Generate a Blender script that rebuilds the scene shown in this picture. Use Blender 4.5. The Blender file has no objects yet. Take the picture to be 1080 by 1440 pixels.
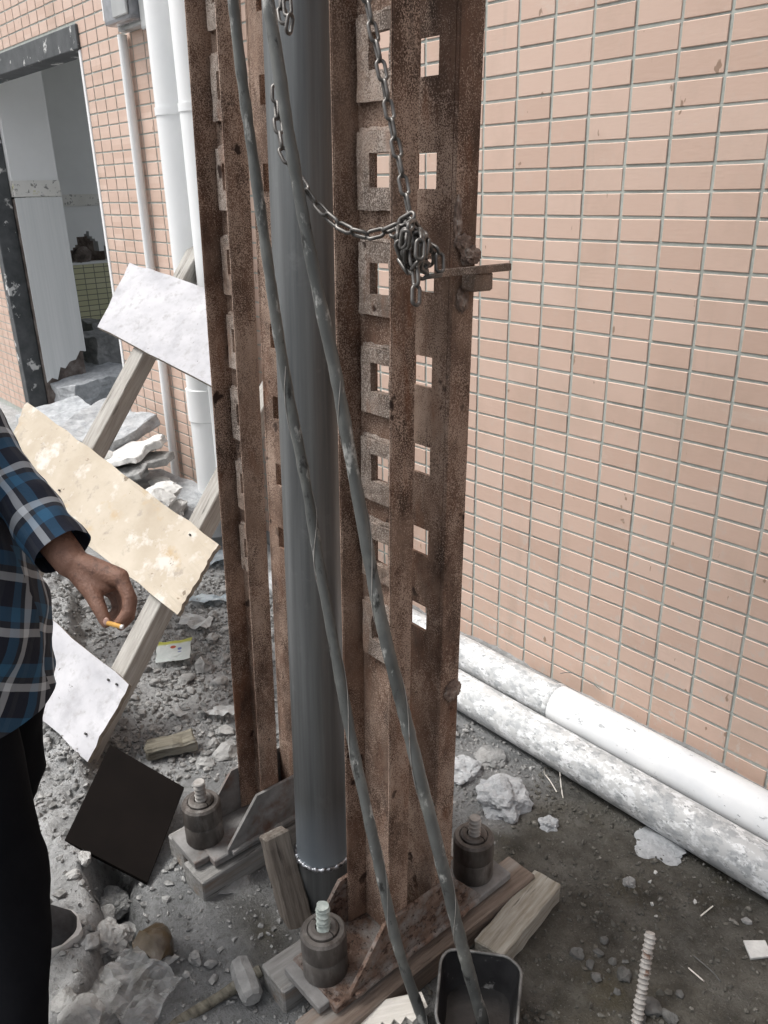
import bpy, bmesh, math, random
import numpy as np
from mathutils import Vector, Matrix, noise as mnoise

random.seed(7); rng = np.random.default_rng(7)
S = bpy.context.scene
COL = S.collection

# ------------------------------------------------------------------ camera
CAM = np.array([1.754031, -1.904688, 1.618839])
RT = np.array([0.655197, 0.755174, -0.02071]); UP = np.array([-0.26833, 0.258257, 0.928064]); FW = np.array([-0.706199, 0.602507, -0.371845])
FPX = 1147.067
cd = bpy.data.cameras.new('camera'); cam = bpy.data.objects.new('camera', cd); COL.objects.link(cam)
cd.sensor_fit = 'VERTICAL'; cd.sensor_height = 24.0; cd.lens = 24.0 * FPX / 1440.0
cd.clip_start = 0.02; cd.clip_end = 500
M = Matrix(((RT[0], UP[0], -FW[0], CAM[0]), (RT[1], UP[1], -FW[1], CAM[1]), (RT[2], UP[2], -FW[2], CAM[2]), (0, 0, 0, 1)))
cam.matrix_world = M
S.camera = cam

# ------------------------------------------------------------------ light
W = bpy.data.worlds.new('World'); S.world = W; W.use_nodes = True
wn = W.node_tree.nodes; wl = W.node_tree.links; wn.clear()
sky = wn.new('ShaderNodeTexSky'); sky.sky_type = 'NISHITA'; sky.sun_disc = False
SUN_EL, SUN_AZ = math.radians(60), math.radians(228)          # azimuth measured from +X, counter-clockwise: where the light comes from
sky.sun_elevation = SUN_EL; sky.sun_rotation = math.pi / 2 - SUN_AZ
sky.air_density = 1.0; sky.dust_density = 6.0; sky.ozone_density = 1.0
bg = wn.new('ShaderNodeBackground'); bg.inputs['Strength'].default_value = 0.12
wo = wn.new('ShaderNodeOutputWorld')
hs = wn.new('ShaderNodeHueSaturation'); hs.inputs['Saturation'].default_value = 0.28   # an overcast, almost grey sky
wl.new(sky.outputs[0], hs.inputs['Color']); wl.new(hs.outputs[0], bg.inputs['Color']); wl.new(bg.outputs[0], wo.inputs['Surface'])
sl = bpy.data.lights.new('sun', 'SUN'); sl.energy = 1.35; sl.angle = math.radians(20); sl.color = (1.0, 0.985, 0.955)
so = bpy.data.objects.new('sun', sl); COL.objects.link(so)
so.rotation_euler = Vector((math.cos(SUN_EL) * math.cos(SUN_AZ), math.cos(SUN_EL) * math.sin(SUN_AZ), math.sin(SUN_EL))).to_track_quat('Z', 'Y').to_euler()
S.view_settings.view_transform = 'Standard'; S.view_settings.look = 'None'; S.view_settings.exposure = 0.76; S.view_settings.gamma = 1.0
try: S.cycles.max_bounces = 6
except Exception: pass

# ------------------------------------------------------------------ picture -> place helpers (1080x1440 photograph pixels)
def ray(x, y): return RT * (x - 540) + UP * (720 - y) + FW * FPX
def at(x, y, d): return Vector(CAM + ray(x, y) / FPX * d)
def Zp(x, y, Z=0.0): d = ray(x, y); return Vector(CAM + d * (Z - CAM[2]) / d[2])
def Yp(x, y, Y=0.0): d = ray(x, y); return Vector(CAM + d * (Y - CAM[1]) / d[1])
def Xp(x, y, X=0.0): d = ray(x, y); return Vector(CAM + d * (X - CAM[0]) / d[0])
def PL(x, y, o, n): d = Vector(ray(x, y)); c = Vector(CAM); return c + d * ((o - c).dot(n) / d.dot(n))
def project(p):
    d = np.array(p) - CAM; z = d @ FW
    return 540 + FPX * (d @ RT) / z, 720 - FPX * (d @ UP) / z, z

# ------------------------------------------------------------------ materials
def NT(name):
    m = bpy.data.materials.new(name); m.use_nodes = True
    nt = m.node_tree; return m, nt, nt.nodes, nt.links, nt.nodes['Principled BSDF']
def coords(nd, lk, kind='Object', scale=(1, 1, 1), rot=(0, 0, 0)):
    tc = nd.new('ShaderNodeTexCoord'); mp = nd.new('ShaderNodeMapping')
    if kind == 'World':
        g = nd.new('ShaderNodeNewGeometry'); lk.new(g.outputs['Position'], mp.inputs['Vector'])
    else: lk.new(tc.outputs[kind], mp.inputs['Vector'])
    mp.inputs['Scale'].default_value = scale; mp.inputs['Rotation'].default_value = rot
    return mp.outputs[0]
def nz(nd, lk, vec, scale, detail=6, rough=0.6, dist=0.0):
    n = nd.new('ShaderNodeTexNoise'); n.inputs['Scale'].default_value = scale; n.inputs['Detail'].default_value = detail
    n.inputs['Roughness'].default_value = rough; n.inputs['Distortion'].default_value = dist
    lk.new(vec, n.inputs['Vector']); return n.outputs['Fac']
def ramp(nd, lk, fac, stops, interp='LINEAR'):
    r = nd.new('ShaderNodeValToRGB'); r.color_ramp.interpolation = interp
    el = r.color_ramp.elements
    while len(el) < len(stops): el.new(0.5)
    for e, (p, c) in zip(el, stops):
        e.position = p; e.color = (c, c, c, 1) if isinstance(c, (int, float)) else (*c, 1)
    lk.new(fac, r.inputs['Fac']); return r.outputs['Color']
def mix(nd, lk, fac, a, b, mode='MIX'):
    m = nd.new('ShaderNodeMix'); m.data_type = 'RGBA'; m.blend_type = mode
    for sock, v in ((m.inputs[0], fac), (m.inputs[6], a), (m.inputs[7], b)):
        if isinstance(v, (int, float)): sock.default_value = v
        elif isinstance(v, tuple): sock.default_value = (*v, 1)
        else: lk.new(v, sock)
    return m.outputs[2]
def bump(nd, lk, bs, h, strength=0.3, dist=0.01):
    b = nd.new('ShaderNodeBump'); b.inputs['Strength'].default_value = strength; b.inputs['Distance'].default_value = dist
    lk.new(h, b.inputs['Height']); lk.new(b.outputs[0], bs.inputs['Normal'])
def mat(name, stops, scale=20, rough=0.8, metal=0.0, bs=0.3, bd=0.004, kind='Object', stretch=(1, 1, 1), patches=None, fine=None, rot=(0, 0, 0), det=8):
    """noise ramp base; patches = list of (colour, noise scale, lo, hi) laid over it; fine = bump noise scale"""
    m, nt, nd, lk, p = NT(name)
    v = coords(nd, lk, kind, stretch, rot)
    n = nz(nd, lk, v, scale, det)
    c = ramp(nd, lk, n, stops)
    for i, (col, sc, lo, hi) in enumerate(patches or []):
        v2 = coords(nd, lk, kind, stretch, (0.3 * i + 0.2, 0.5, 0.7 * i))
        f = ramp(nd, lk, nz(nd, lk, v2, sc, 7, 0.65), [(lo, 0.0), (hi, 1.0)])
        c = mix(nd, lk, f, c, col)
    lk.new(c, p.inputs['Base Color'])
    p.inputs['Roughness'].default_value = rough; p.inputs['Metallic'].default_value = metal
    if bs: bump(nd, lk, p, nz(nd, lk, v, fine or scale * 3, 8, 0.65), bs, bd)
    return m

MT = {}
def rust_mat(name, dark, mid, pale, amount):
    m, nt, nd, lk, p = NT(name)
    v = coords(nd, lk, 'World', (1, 1, 0.55)); vs = coords(nd, lk, 'World')
    base = ramp(nd, lk, nz(nd, lk, v, 11, 10, 0.72), [(0.34, dark), (0.62, mid)])
    grain = nz(nd, lk, vs, 420, 4, 0.75); where = nz(nd, lk, v, 6.5, 9, 0.72)
    mm = nd.new('ShaderNodeMath'); mm.operation = 'MULTIPLY_ADD'; lk.new(where, mm.inputs[0]); mm.inputs[1].default_value = 0.85; lk.new(grain, mm.inputs[2])
    sp = ramp(nd, lk, mm.outputs[0], [(amount + 0.13, 0.0), (amount + 0.27, 1.0)])
    c = mix(nd, lk, sp, base, pale)
    spots = ramp(nd, lk, nz(nd, lk, coords(nd, lk, 'World', (1, 1, 0.8), (0.4, 0.2, 0.9)), 22, 3, 0.5), [(0.66, 0.0), (0.70, 1.0)])
    c = mix(nd, lk, spots, c, (0.035, 0.02, 0.015))
    og = ramp(nd, lk, nz(nd, lk, coords(nd, lk, 'World', (1, 1, 0.3), (0.1, 0.9, 0.2)), 16, 4), [(0.58, 0.0), (0.74, 0.8)])
    c = mix(nd, lk, og, c, (0.19, 0.085, 0.045))
    ch = ramp(nd, lk, nz(nd, lk, coords(nd, lk, 'World', (1, 1, 1), (0.7, 0.3, 0.4)), 30, 8, 0.75), [(0.70, 0.0), (0.74, 0.7)])
    c = mix(nd, lk, ch, c, (0.36, 0.31, 0.28))
    lk.new(c, p.inputs['Base Color']); p.inputs['Roughness'].default_value = 0.82; p.inputs['Metallic'].default_value = 0.0
    p.inputs['Specular IOR Level'].default_value = 0.3
    wo_ = ramp(nd, lk, nz(nd, lk, coords(nd, lk, 'World', (1, 1, 0.5), (0.9, 0.1, 0.6)), 5, 9, 0.75), [(0.50, 0.0), (0.66, 0.65)])
    c = mix(nd, lk, wo_, c, (0.35, 0.245, 0.185))
    gr = ramp(nd, lk, nz(nd, lk, coords(nd, lk, 'World', (1, 1, 0.25), (0.0, 0.4, 0.8)), 12, 7, 0.7), [(0.56, 0.0), (0.68, 0.55)])
    c2 = mix(nd, lk, gr, c, (0.10, 0.075, 0.062)); lk.new(c2, p.inputs['Base Color'])
    bump(nd, lk, p, mm.outputs[0], 0.6, 0.003)
    return m
MT['rust'] = rust_mat('rusty_steel', (0.042, 0.025, 0.018), (0.185, 0.108, 0.075), (0.46, 0.345, 0.275), 0.785)
MT['rust_plate'] = rust_mat('flaking_steel_plate', (0.065, 0.048, 0.039), (0.175, 0.135, 0.11), (0.42, 0.36, 0.315), 0.77)
MT['rust_base'] = mat('scaly_orange_rust', [(0.3, (0.085, 0.052, 0.038)), (0.5, (0.18, 0.115, 0.085)), (0.7, (0.27, 0.195, 0.155))], 30, 0.9, 0, 0.9, 0.012,
                      'World', patches=[((0.06, 0.03, 0.02), 45, 0.55, 0.6), ((0.27, 0.25, 0.235), 14, 0.47, 0.62), ((0.05, 0.035, 0.027), 90, 0.58, 0.64)])
MT['weld_crust'] = mat('pale_weld_crust', [(0.3, (0.10, 0.065, 0.05)), (0.55, (0.27, 0.20, 0.165)), (0.7, (0.50, 0.44, 0.39))], 70, 0.85, 0, 0.8, 0.004, 'World')
MT['dusty_steel'] = mat('dust_covered_steel', [(0.3, (0.12, 0.115, 0.11)), (0.7, (0.27, 0.265, 0.26))], 18, 0.9, 0, 0.5, 0.004, 'World',
                        patches=[((0.13, 0.08, 0.06), 10, 0.55, 0.7)])
MT['nut'] = mat('worn_steel_nut', [(0.3, (0.05, 0.042, 0.037)), (0.7, (0.17, 0.155, 0.143))], 22, 0.58, 0.3, 0.3, 0.002, 'World', (1, 1, 0.35),
                patches=[((0.30, 0.285, 0.27), 12, 0.54, 0.72), ((0.045, 0.032, 0.026), 22, 0.54, 0.68)])
MT['rebar_green'] = mat('pale_oxidised_bar', [(0.3, (0.26, 0.30, 0.28)), (0.7, (0.55, 0.60, 0.56))], 60, 0.8, 0, 0.5, 0.002, 'World')
MT['rebar'] = mat('dusty_ribbed_bar', [(0.3, (0.22, 0.205, 0.19)), (0.7, (0.43, 0.415, 0.395))], 40, 0.75, 0.1, 0.4, 0.002, 'World', patches=[((0.17, 0.10, 0.07), 30, 0.58, 0.66)])
MT['black_steel'] = mat('dark_chain_steel', [(0.3, (0.07, 0.065, 0.06)), (0.7, (0.20, 0.19, 0.18))], 50, 0.42, 0.75, 0.2, 0.001, 'World')
MT['hose'] = mat('grey_green_hose', [(0.3, (0.06, 0.064, 0.062)), (0.7, (0.15, 0.155, 0.15))], 12, 0.5, 0.1, 0.25, 0.002, 'World', (1, 1, 0.5),
                 patches=[((0.20, 0.205, 0.19), 14, 0.50, 0.70), ((0.42, 0.42, 0.40), 34, 0.57, 0.65), ((0.035, 0.036, 0.035), 38, 0.60, 0.66)])
MT['weld'] = mat('bright_weld_bead', [(0.35, (0.05, 0.05, 0.055)), (0.7, (0.6, 0.62, 0.65))], 90, 0.3, 0.8, 0.3, 0.002, 'World')
def pile_mat():
    m, nt, nd, lk, p = NT('blue_grey_mill_steel')
    v = coords(nd, lk, 'Object', (1.6, 1.6, 0.05)); v2 = coords(nd, lk, 'Object')
    c = ramp(nd, lk, nz(nd, lk, v, 22, 8), [(0.3, (0.095, 0.101, 0.103)), (0.7, (0.24, 0.25, 0.254))])
    c = mix(nd, lk, ramp(nd, lk, nz(nd, lk, v2, 17, 8, 0.7), [(0.58, 0.0), (0.78, 0.5)]), c, (0.30, 0.31, 0.31))
    sep = nd.new('ShaderNodeSeparateXYZ'); lk.new(v2, sep.inputs[0])
    heat = ramp(nd, lk, sep.outputs['Z'], [(0.085, 0.0), (0.135, 0.0), (0.147, 0.95), (0.175, 0.7), (0.33, 0.0)])
    c = mix(nd, lk, heat, c, (0.33, 0.38, 0.43))                       # heat tint left by welding
    lk.new(c, p.inputs['Base Color']); p.inputs['Roughness'].default_value = 0.42; p.inputs['Metallic'].default_value = 0.6
    bump(nd, lk, p, nz(nd, lk, v, 60, 6), 0.08, 0.002)
    return m
MT['pile'] = pile_mat()
def tile_mat(name='pink_facade_tile'):
    m, nt, nd, lk, p = NT(name)
    g = coords(nd, lk, 'World')
    sn = nd.new('ShaderNodeVectorMath'); sn.operation = 'SNAP'; sn.inputs[1].default_value = (0.11951, 10.0, 0.06); of_ = nd.new('ShaderNodeVectorMath'); of_.operation = 'ADD'; lk.new(g, of_.inputs[0]); of_.inputs[1].default_value = (0.0, -1.0, 0.03); lk.new(of_.outputs[0], sn.inputs[0])
    wnz = nd.new('ShaderNodeTexWhiteNoise'); wnz.noise_dimensions = '3D'; lk.new(sn.outputs[0], wnz.inputs['Vector'])
    base = ramp(nd, lk, wnz.outputs['Value'], [(0.0, (0.53, 0.378, 0.303)), (0.5, (0.575, 0.418, 0.34)), (1.0, (0.60, 0.448, 0.37))])
    vs = coords(nd, lk, 'World', (1.0, 1.0, 4.5), (0, math.radians(-30), 0))
    st = nz(nd, lk, vs, 34, 3, 0.5, 0.2)
    c = mix(nd, lk, ramp(nd, lk, st, [(0.38, 0.0), (0.66, 0.16)]), base, (0.62, 0.48, 0.40))
    dirt = ramp(nd, lk, nz(nd, lk, coords(nd, lk, 'World', (1, 1, 0.8)), 3.2, 8, 0.65), [(0.50, 0.0), (0.74, 0.5)])
    c = mix(nd, lk, dirt, c, (0.39, 0.29, 0.225))
    sep = nd.new('ShaderNodeSeparateXYZ'); lk.new(g, sep.inputs[0])
    low = ramp(nd, lk, sep.outputs['Z'], [(0.0, 0.9), (0.5, 0.55), (1.0, 0.12)])      # splashed cement near the ground
    spl = ramp(nd, lk, nz(nd, lk, coords(nd, lk, 'World', (1, 1, 0.6)), 26, 7, 0.72), [(0.56, 0.0), (0.62, 1.0)])
    fm = nd.new('ShaderNodeMath'); fm.operation = 'MULTIPLY'; lk.new(low, fm.inputs[0]); lk.new(spl, fm.inputs[1])
    c = mix(nd, lk, fm.outputs[0], c, (0.52, 0.46, 0.41))
    chip = ramp(nd, lk, nz(nd, lk, coords(nd, lk, 'World', (1, 1, 0.45), (0.2, 0.1, 0.3)), 33, 3, 0.5), [(0.715, 0.0), (0.735, 0.8)])
    c = mix(nd, lk, chip, c, (0.24, 0.16, 0.11))
    smear = ramp(nd, lk, nz(nd, lk, coords(nd, lk, 'World', (0.5, 1, 1.6), (0.1, 0.5, 0.1)), 7, 10, 0.75), [(0.60, 0.0), (0.68, 0.5)])
    c = mix(nd, lk, smear, c, (0.60, 0.50, 0.43))
    run = ramp(nd, lk, nz(nd, lk, coords(nd, lk, 'World', (1, 1, 0.12), (0, 0, 0)), 9, 6, 0.65), [(0.58, 0.0), (0.72, 0.4)])
    c = mix(nd, lk, run, c, (0.40, 0.31, 0.25))
    lk.new(c, p.inputs['Base Color']); p.inputs['Roughness'].default_value = 0.5; p.inputs['Specular IOR Level'].default_value = 0.35
    bump(nd, lk, p, st, 0.07, 0.006)
    return m
MT['tile'] = tile_mat()
MT['grout'] = mat('grey_green_grout', [(0.3, (0.32, 0.345, 0.315)), (0.7, (0.46, 0.485, 0.45))], 30, 0.95, 0, 0.5, 0.003, 'World', patches=[((0.36, 0.355, 0.33), 8, 0.55, 0.7)])
MT['cement'] = mat('rough_cement', [(0.3, (0.16, 0.165, 0.165)), (0.7, (0.33, 0.33, 0.325))], 16, 0.95, 0, 0.8, 0.012, 'World')
MT['mortar'] = mat('pale_blue_grey_mortar', [(0.3, (0.30, 0.315, 0.33)), (0.7, (0.52, 0.535, 0.55))], 30, 0.95, 0, 0.9, 0.01, 'World')
MT['rock'] = mat('grey_rubble', [(0.3, (0.17, 0.17, 0.168)), (0.7, (0.36, 0.36, 0.352))], 22, 0.95, 0, 0.7, 0.008, 'World')
MT['rock_dark'] = mat('dark_damp_stone', [(0.3, (0.06, 0.06, 0.058)), (0.7, (0.14, 0.14, 0.135))], 22, 0.85, 0, 0.6, 0.006, 'World')
MT['slab_rock'] = mat('pale_crumbled_concrete', [(0.3, (0.30, 0.30, 0.292)), (0.7, (0.52, 0.52, 0.51))], 18, 0.95, 0, 1.0, 0.012, 'World')
MT['rock_white'] = mat('white_stone_chip', [(0.3, (0.45, 0.45, 0.44)), (0.7, (0.66, 0.66, 0.64))], 30, 0.9, 0, 0.5, 0.004, 'World')
MT['brown_stone'] = mat('wet_brown_stone', [(0.3, (0.03, 0.018, 0.010)), (0.7, (0.13, 0.095, 0.052))], 14, 0.3, 0, 0.4, 0.006, 'World')
MT['brick_core'] = mat('broken_brickwork', [(0.3, (0.06, 0.05, 0.045)), (0.5, (0.16, 0.13, 0.115)), (0.7, (0.30, 0.27, 0.25))], 9, 0.98, 0, 1.0, 0.03, 'World')
MT['pvc'] = mat('white_plastic_pipe', [(0.3, (0.72, 0.74, 0.75)), (0.7, (0.80, 0.81, 0.81))], 4, 0.35, 0, 0.03, 0.001, 'World')
def splash_pvc(name, lo, hi, lo2, hi2):
    return mat(name, [(0.3, (0.66, 0.68, 0.70)), (0.7, (0.80, 0.81, 0.81))], 6, 0.5, 0, 0.25, 0.002, 'World', (1, 1.6, 1.6),
               patches=[((0.36, 0.375, 0.385), 15, lo, hi), ((0.27, 0.285, 0.29), 55, lo2, hi2), ((0.5, 0.51, 0.51), 34, lo + 0.02, hi + 0.03)])
MT['pvc_splash'] = splash_pvc('cement_splashed_pipe', 0.625, 0.65, 0.66, 0.70)
MT['pvc_dirty'] = splash_pvc('cement_smeared_pipe', 0.46, 0.54, 0.55, 0.60)
def wood(name, a, b, patches=None, rough=0.85, axis=1):
    st = [9, 9, 9]; st[axis] = 0.8
    return mat(name, [(0.32, a), (0.5, tuple((x + y) / 2 for x, y in zip(a, b))), (0.68, b)], 9, rough, 0, 0.8, 0.004, 'Object', tuple(st), patches=(patches or []) + [(tuple(0.45 * x for x in a), 7.0, 0.60, 0.68)], fine=22, det=12)
MT['timber'] = wood('weathered_timber', (0.27, 0.255, 0.23), (0.44, 0.425, 0.395), [((0.16, 0.14, 0.12), 0.9, 0.55, 0.70), ((0.50, 0.50, 0.49), 1.6, 0.58, 0.66)], axis=2)
MT['plank_dusty'] = wood('cement_dusted_plank', (0.17, 0.165, 0.155), (0.31, 0.305, 0.295), [((0.20, 0.14, 0.10), 1.3, 0.58, 0.68)])
MT['plank_rust'] = wood('stained_timber_plank', (0.12, 0.09, 0.07), (0.25, 0.20, 0.165), [((0.09, 0.06, 0.045), 1.4, 0.53, 0.68), ((0.28, 0.27, 0.25), 1.0, 0.47, 0.62)])
MT['offcut'] = wood('old_pale_offcut', (0.24, 0.215, 0.165), (0.45, 0.44, 0.40), [((0.12, 0.065, 0.045), 0.9, 0.59, 0.64), ((0.14, 0.12, 0.09), 2.5, 0.56, 0.7)])
MT['dirty_wood'] = wood('dirty_dark_wood', (0.055, 0.048, 0.036), (0.20, 0.185, 0.145), [((0.26, 0.25, 0.22), 1.6, 0.56, 0.68)], axis=0)
MT['block_wood'] = wood('dusty_brown_block', (0.085, 0.068, 0.055), (0.20, 0.175, 0.15), [((0.27, 0.26, 0.24), 1.2, 0.56, 0.7)], axis=2)
MT['splinter'] = wood('splintered_white_wood', (0.50, 0.47, 0.42), (0.78, 0.75, 0.70))
MT['ply_yellow'] = mat('raw_plywood', [(0.3, (0.37, 0.315, 0.24)), (0.7, (0.50, 0.445, 0.365))], 5, 0.8, 0, 0.3, 0.003, 'World',
                       patches=[((0.42, 0.31, 0.18), 6, 0.58, 0.74), ((0.56, 0.53, 0.48), 9, 0.53, 0.62), ((0.34, 0.30, 0.25), 19, 0.58, 0.68), ((0.20, 0.16, 0.12), 13, 0.665, 0.69), ((0.25, 0.20, 0.15), 40, 0.66, 0.70)])
MT['ply_white'] = mat('lime_dusted_plywood', [(0.3, (0.38, 0.382, 0.405)), (0.7, (0.53, 0.53, 0.55))], 7, 0.85, 0, 0.35, 0.003, 'World',
                      patches=[((0.27, 0.27, 0.285), 10, 0.52, 0.80), ((0.33, 0.325, 0.33), 30, 0.54, 0.72), ((0.16, 0.15, 0.14), 34, 0.67, 0.70)])
MT['ply_edge'] = mat('plywood_edge', [(0.3, (0.15, 0.125, 0.10)), (0.7, (0.32, 0.28, 0.23))], 40, 0.9, 0, 0.3, 0.002, 'World', (1, 1, 1))
MT['film'] = mat('black_film_panel', [(0.3, (0.0035, 0.0026, 0.0023)), (0.7, (0.008, 0.0058, 0.005))], 6, 0.75, 0, 0.15, 0.002, 'World', patches=[((0.05, 0.04, 0.035), 60, 0.70, 0.74)])
MT['film'].node_tree.nodes['Principled BSDF'].inputs['Specular IOR Level'].default_value = 0.08
MT['dark_frame'] = mat('chipped_black_door_frame', [(0.3, (0.035, 0.04, 0.043)), (0.7, (0.085, 0.09, 0.095))], 12, 0.6, 0, 0.3, 0.003, 'World',
                       patches=[((0.55, 0.55, 0.54), 8, 0.58, 0.62)])
MT['plaster'] = mat('white_plaster', [(0.3, (0.70, 0.71, 0.71)), (0.7, (0.78, 0.79, 0.79))], 2.5, 0.75, 0, 0.1, 0.002, 'World')
MT['wall_tile'] = mat('pale_glazed_wall_tile', [(0.3, (0.60, 0.62, 0.62)), (0.7, (0.70, 0.71, 0.71))], 3, 0.3, 0, 0.05, 0.001, 'World', (14, 14, 0.4))
MT['border'] = mat('patterned_border_tile', [(0.3, (0.62, 0.61, 0.57)), (0.7, (0.72, 0.71, 0.68))], 5, 0.35, 0, 0.05, 0.001, 'World',
                   patches=[((0.25, 0.25, 0.24), 24, 0.57, 0.60), ((0.50, 0.47, 0.14), 5, 0.64, 0.68)])
def greentile():
    m, nt, nd, lk, p = NT('small_yellow_green_tiles')
    w0 = coords(nd, lk, 'World'); sp_ = nd.new('ShaderNodeSeparateXYZ'); lk.new(w0, sp_.inputs[0]); cb = nd.new('ShaderNodeCombineXYZ'); lk.new(sp_.outputs['Y'], cb.inputs[0]); lk.new(sp_.outputs['Z'], cb.inputs[1]); v = cb.outputs[0]
    b = nd.new('ShaderNodeTexBrick'); b.offset = 0; b.inputs['Scale'].default_value = 1
    b.inputs['Color1'].default_value = (0.50, 0.49, 0.30, 1); b.inputs['Color2'].default_value = (0.56, 0.545, 0.36, 1); b.inputs['Mortar'].default_value = (0.16, 0.16, 0.13, 1)
    b.inputs['Mortar Size'].default_value = 0.004; b.inputs['Brick Width'].default_value = 0.10; b.inputs['Row Height'].default_value = 0.05
    lk.new(v, b.inputs['Vector']); lk.new(b.outputs['Color'], p.inputs['Base Color']); p.inputs['Roughness'].default_value = 0.4
    return m
MT['green_tile'] = greentile()
MT['meter'] = mat('grey_plastic_box', [(0.3, (0.33, 0.34, 0.34)), (0.7, (0.46, 0.47, 0.47))], 5, 0.35, 0, 0.05, 0.001, 'World', patches=[((0.20, 0.20, 0.20), 9, 0.55, 0.7)])
MT['meter_dark'] = mat('smoky_window', [(0.3, (0.10, 0.105, 0.115)), (0.7, (0.30, 0.31, 0.33))], 9, 0.2, 0, 0.0)
MT['white'] = mat('white_label', [(0.3, (0.72, 0.73, 0.74)), (0.7, (0.82, 0.82, 0.82))], 8, 0.6, 0, 0.0)
MT['paper'] = mat('dusty_white_sheet', [(0.3, (0.52, 0.53, 0.53)), (0.7, (0.76, 0.77, 0.77))], 20, 0.6, 0, 0.2, 0.002, 'Object', patches=[((0.36, 0.36, 0.35), 16, 0.56, 0.66)])
MT['blue_sheet'] = mat('pale_blue_plastic', [(0.3, (0.38, 0.46, 0.52)), (0.7, (0.68, 0.73, 0.76))], 14, 0.4, 0, 0.2, 0.002, 'Object')
def packet():
    m, nt, nd, lk, p = NT('printed_packet')
    v = coords(nd, lk, 'Object'); sep = nd.new('ShaderNodeSeparateXYZ'); lk.new(v, sep.inputs[0])
    c = ramp(nd, lk, nz(nd, lk, v, 25, 4), [(0.3, (0.58, 0.63, 0.62)), (0.7, (0.72, 0.75, 0.74))])
    yel = ramp(nd, lk, sep.outputs['Y'], [(0.0, 0.0), (0.030, 0.0), (0.034, 1.0)]); c = mix(nd, lk, yel, c, (0.55, 0.56, 0.12))
    def dot(cx, cy, rx, ry, col, c):
        d = nd.new('ShaderNodeVectorMath'); d.operation = 'SUBTRACT'; lk.new(v, d.inputs[0]); d.inputs[1].default_value = (cx, cy, 0)
        s = nd.new('ShaderNodeVectorMath'); s.operation = 'MULTIPLY'; lk.new(d.outputs[0], s.inputs[0]); s.inputs[1].default_value = (1 / rx, 1 / ry, 0)
        l = nd.new('ShaderNodeVectorMath'); l.operation = 'LENGTH'; lk.new(s.outputs[0], l.inputs[0])
        return mix(nd, lk, ramp(nd, lk, l.outputs['Value'], [(0.9, 1.0), (1.0, 0.0)]), c, col)
    c = dot(-0.004, 0.016, 0.011, 0.007, (0.50, 0.10, 0.05), c)
    c = dot(0.020, 0.006, 0.008, 0.006, (0.16, 0.20, 0.42), c); c = dot(0.020, -0.008, 0.008, 0.003, (0.25, 0.28, 0.45), c)
    lk.new(c, p.inputs['Base Color']); p.inputs['Roughness'].default_value = 0.35
    return m
MT['packet'] = packet()
def bagmat():
    m, nt, nd, lk, p = NT('clear_crumpled_plastic')
    v = coords(nd, lk, 'Object')
    lk.new(ramp(nd, lk, nz(nd, lk, v, 20, 6), [(0.35, (0.30, 0.30, 0.29)), (0.7, (0.70, 0.71, 0.71))]), p.inputs['Base Color'])
    p.inputs['Roughness'].default_value = 0.18; p.inputs['Alpha'].default_value = 0.5
    bump(nd, lk, p, nz(nd, lk, v, 35, 4), 0.5, 0.01); return m
MT['bag'] = bagmat()
MT['tub'] = mat('black_tub', [(0.3, (0.009, 0.009, 0.010)), (0.7, (0.03, 0.03, 0.032))], 12, 0.35, 0, 0.3, 0.004, 'World', patches=[((0.19, 0.19, 0.19), 22, 0.62, 0.70)])
MT['tub_rim'] = mat('worn_metal_rim', [(0.3, (0.035, 0.035, 0.035)), (0.7, (0.24, 0.24, 0.235))], 30, 0.55, 0.3, 0.2, 0.001, 'World')
MT['slurry'] = mat('dark_slurry', [(0.3, (0.003, 0.003, 0.0035)), (0.7, (0.012, 0.012, 0.013))], 10, 0.3, 0, 0.25, 0.006, 'World', patches=[((0.14, 0.06, 0.02), 14, 0.70, 0.73)])
MT['skin'] = mat('tanned_skin', [(0.3, (0.17, 0.085, 0.058)), (0.7, (0.27, 0.145, 0.10))], 18, 0.5, 0, 0.7, 0.004, 'World', patches=[((0.10, 0.05, 0.036), 60, 0.54, 0.68), ((0.33, 0.19, 0.14), 30, 0.60, 0.75)], fine=150)
MT['nail'] = mat('finger_nail', [(0.3, (0.40, 0.25, 0.20)), (0.7, (0.46, 0.30, 0.25))], 18, 0.35, 0, 0.0)
MT['hair'] = mat('black_hair', [(0.3, (0.008, 0.007, 0.006)), (0.7, (0.02, 0.018, 0.016))], 60, 0.5, 0, 0.4, 0.004)
MT['trousers'] = mat('black_cloth', [(0.3, (0.0035, 0.004, 0.0055)), (0.7, (0.007, 0.0075, 0.0095))], 8, 0.95, 0, 0.3, 0.004, 'World')
MT['trousers'].node_tree.nodes['Principled BSDF'].inputs['Specular IOR Level'].default_value = 0.1
MT['shoe'] = mat('black_canvas_shoe', [(0.3, (0.018, 0.019, 0.021)), (0.7, (0.055, 0.056, 0.06))], 30, 0.85, 0, 0.4, 0.003, 'World')
MT['sole'] = mat('dusty_white_sole', [(0.3, (0.50, 0.49, 0.47)), (0.7, (0.70, 0.69, 0.67))], 25, 0.7, 0, 0.2, 0.002, 'World')
MT['filter'] = mat('cigarette_filter', [(0.3, (0.62, 0.33, 0.08)), (0.7, (0.72, 0.42, 0.12))], 90, 0.8, 0, 0.0)
MT['cig_paper'] = mat('cigarette_paper', [(0.3, (0.75, 0.74, 0.72)), (0.7, (0.8, 0.8, 0.78))], 40, 0.8, 0, 0.0)
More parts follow.
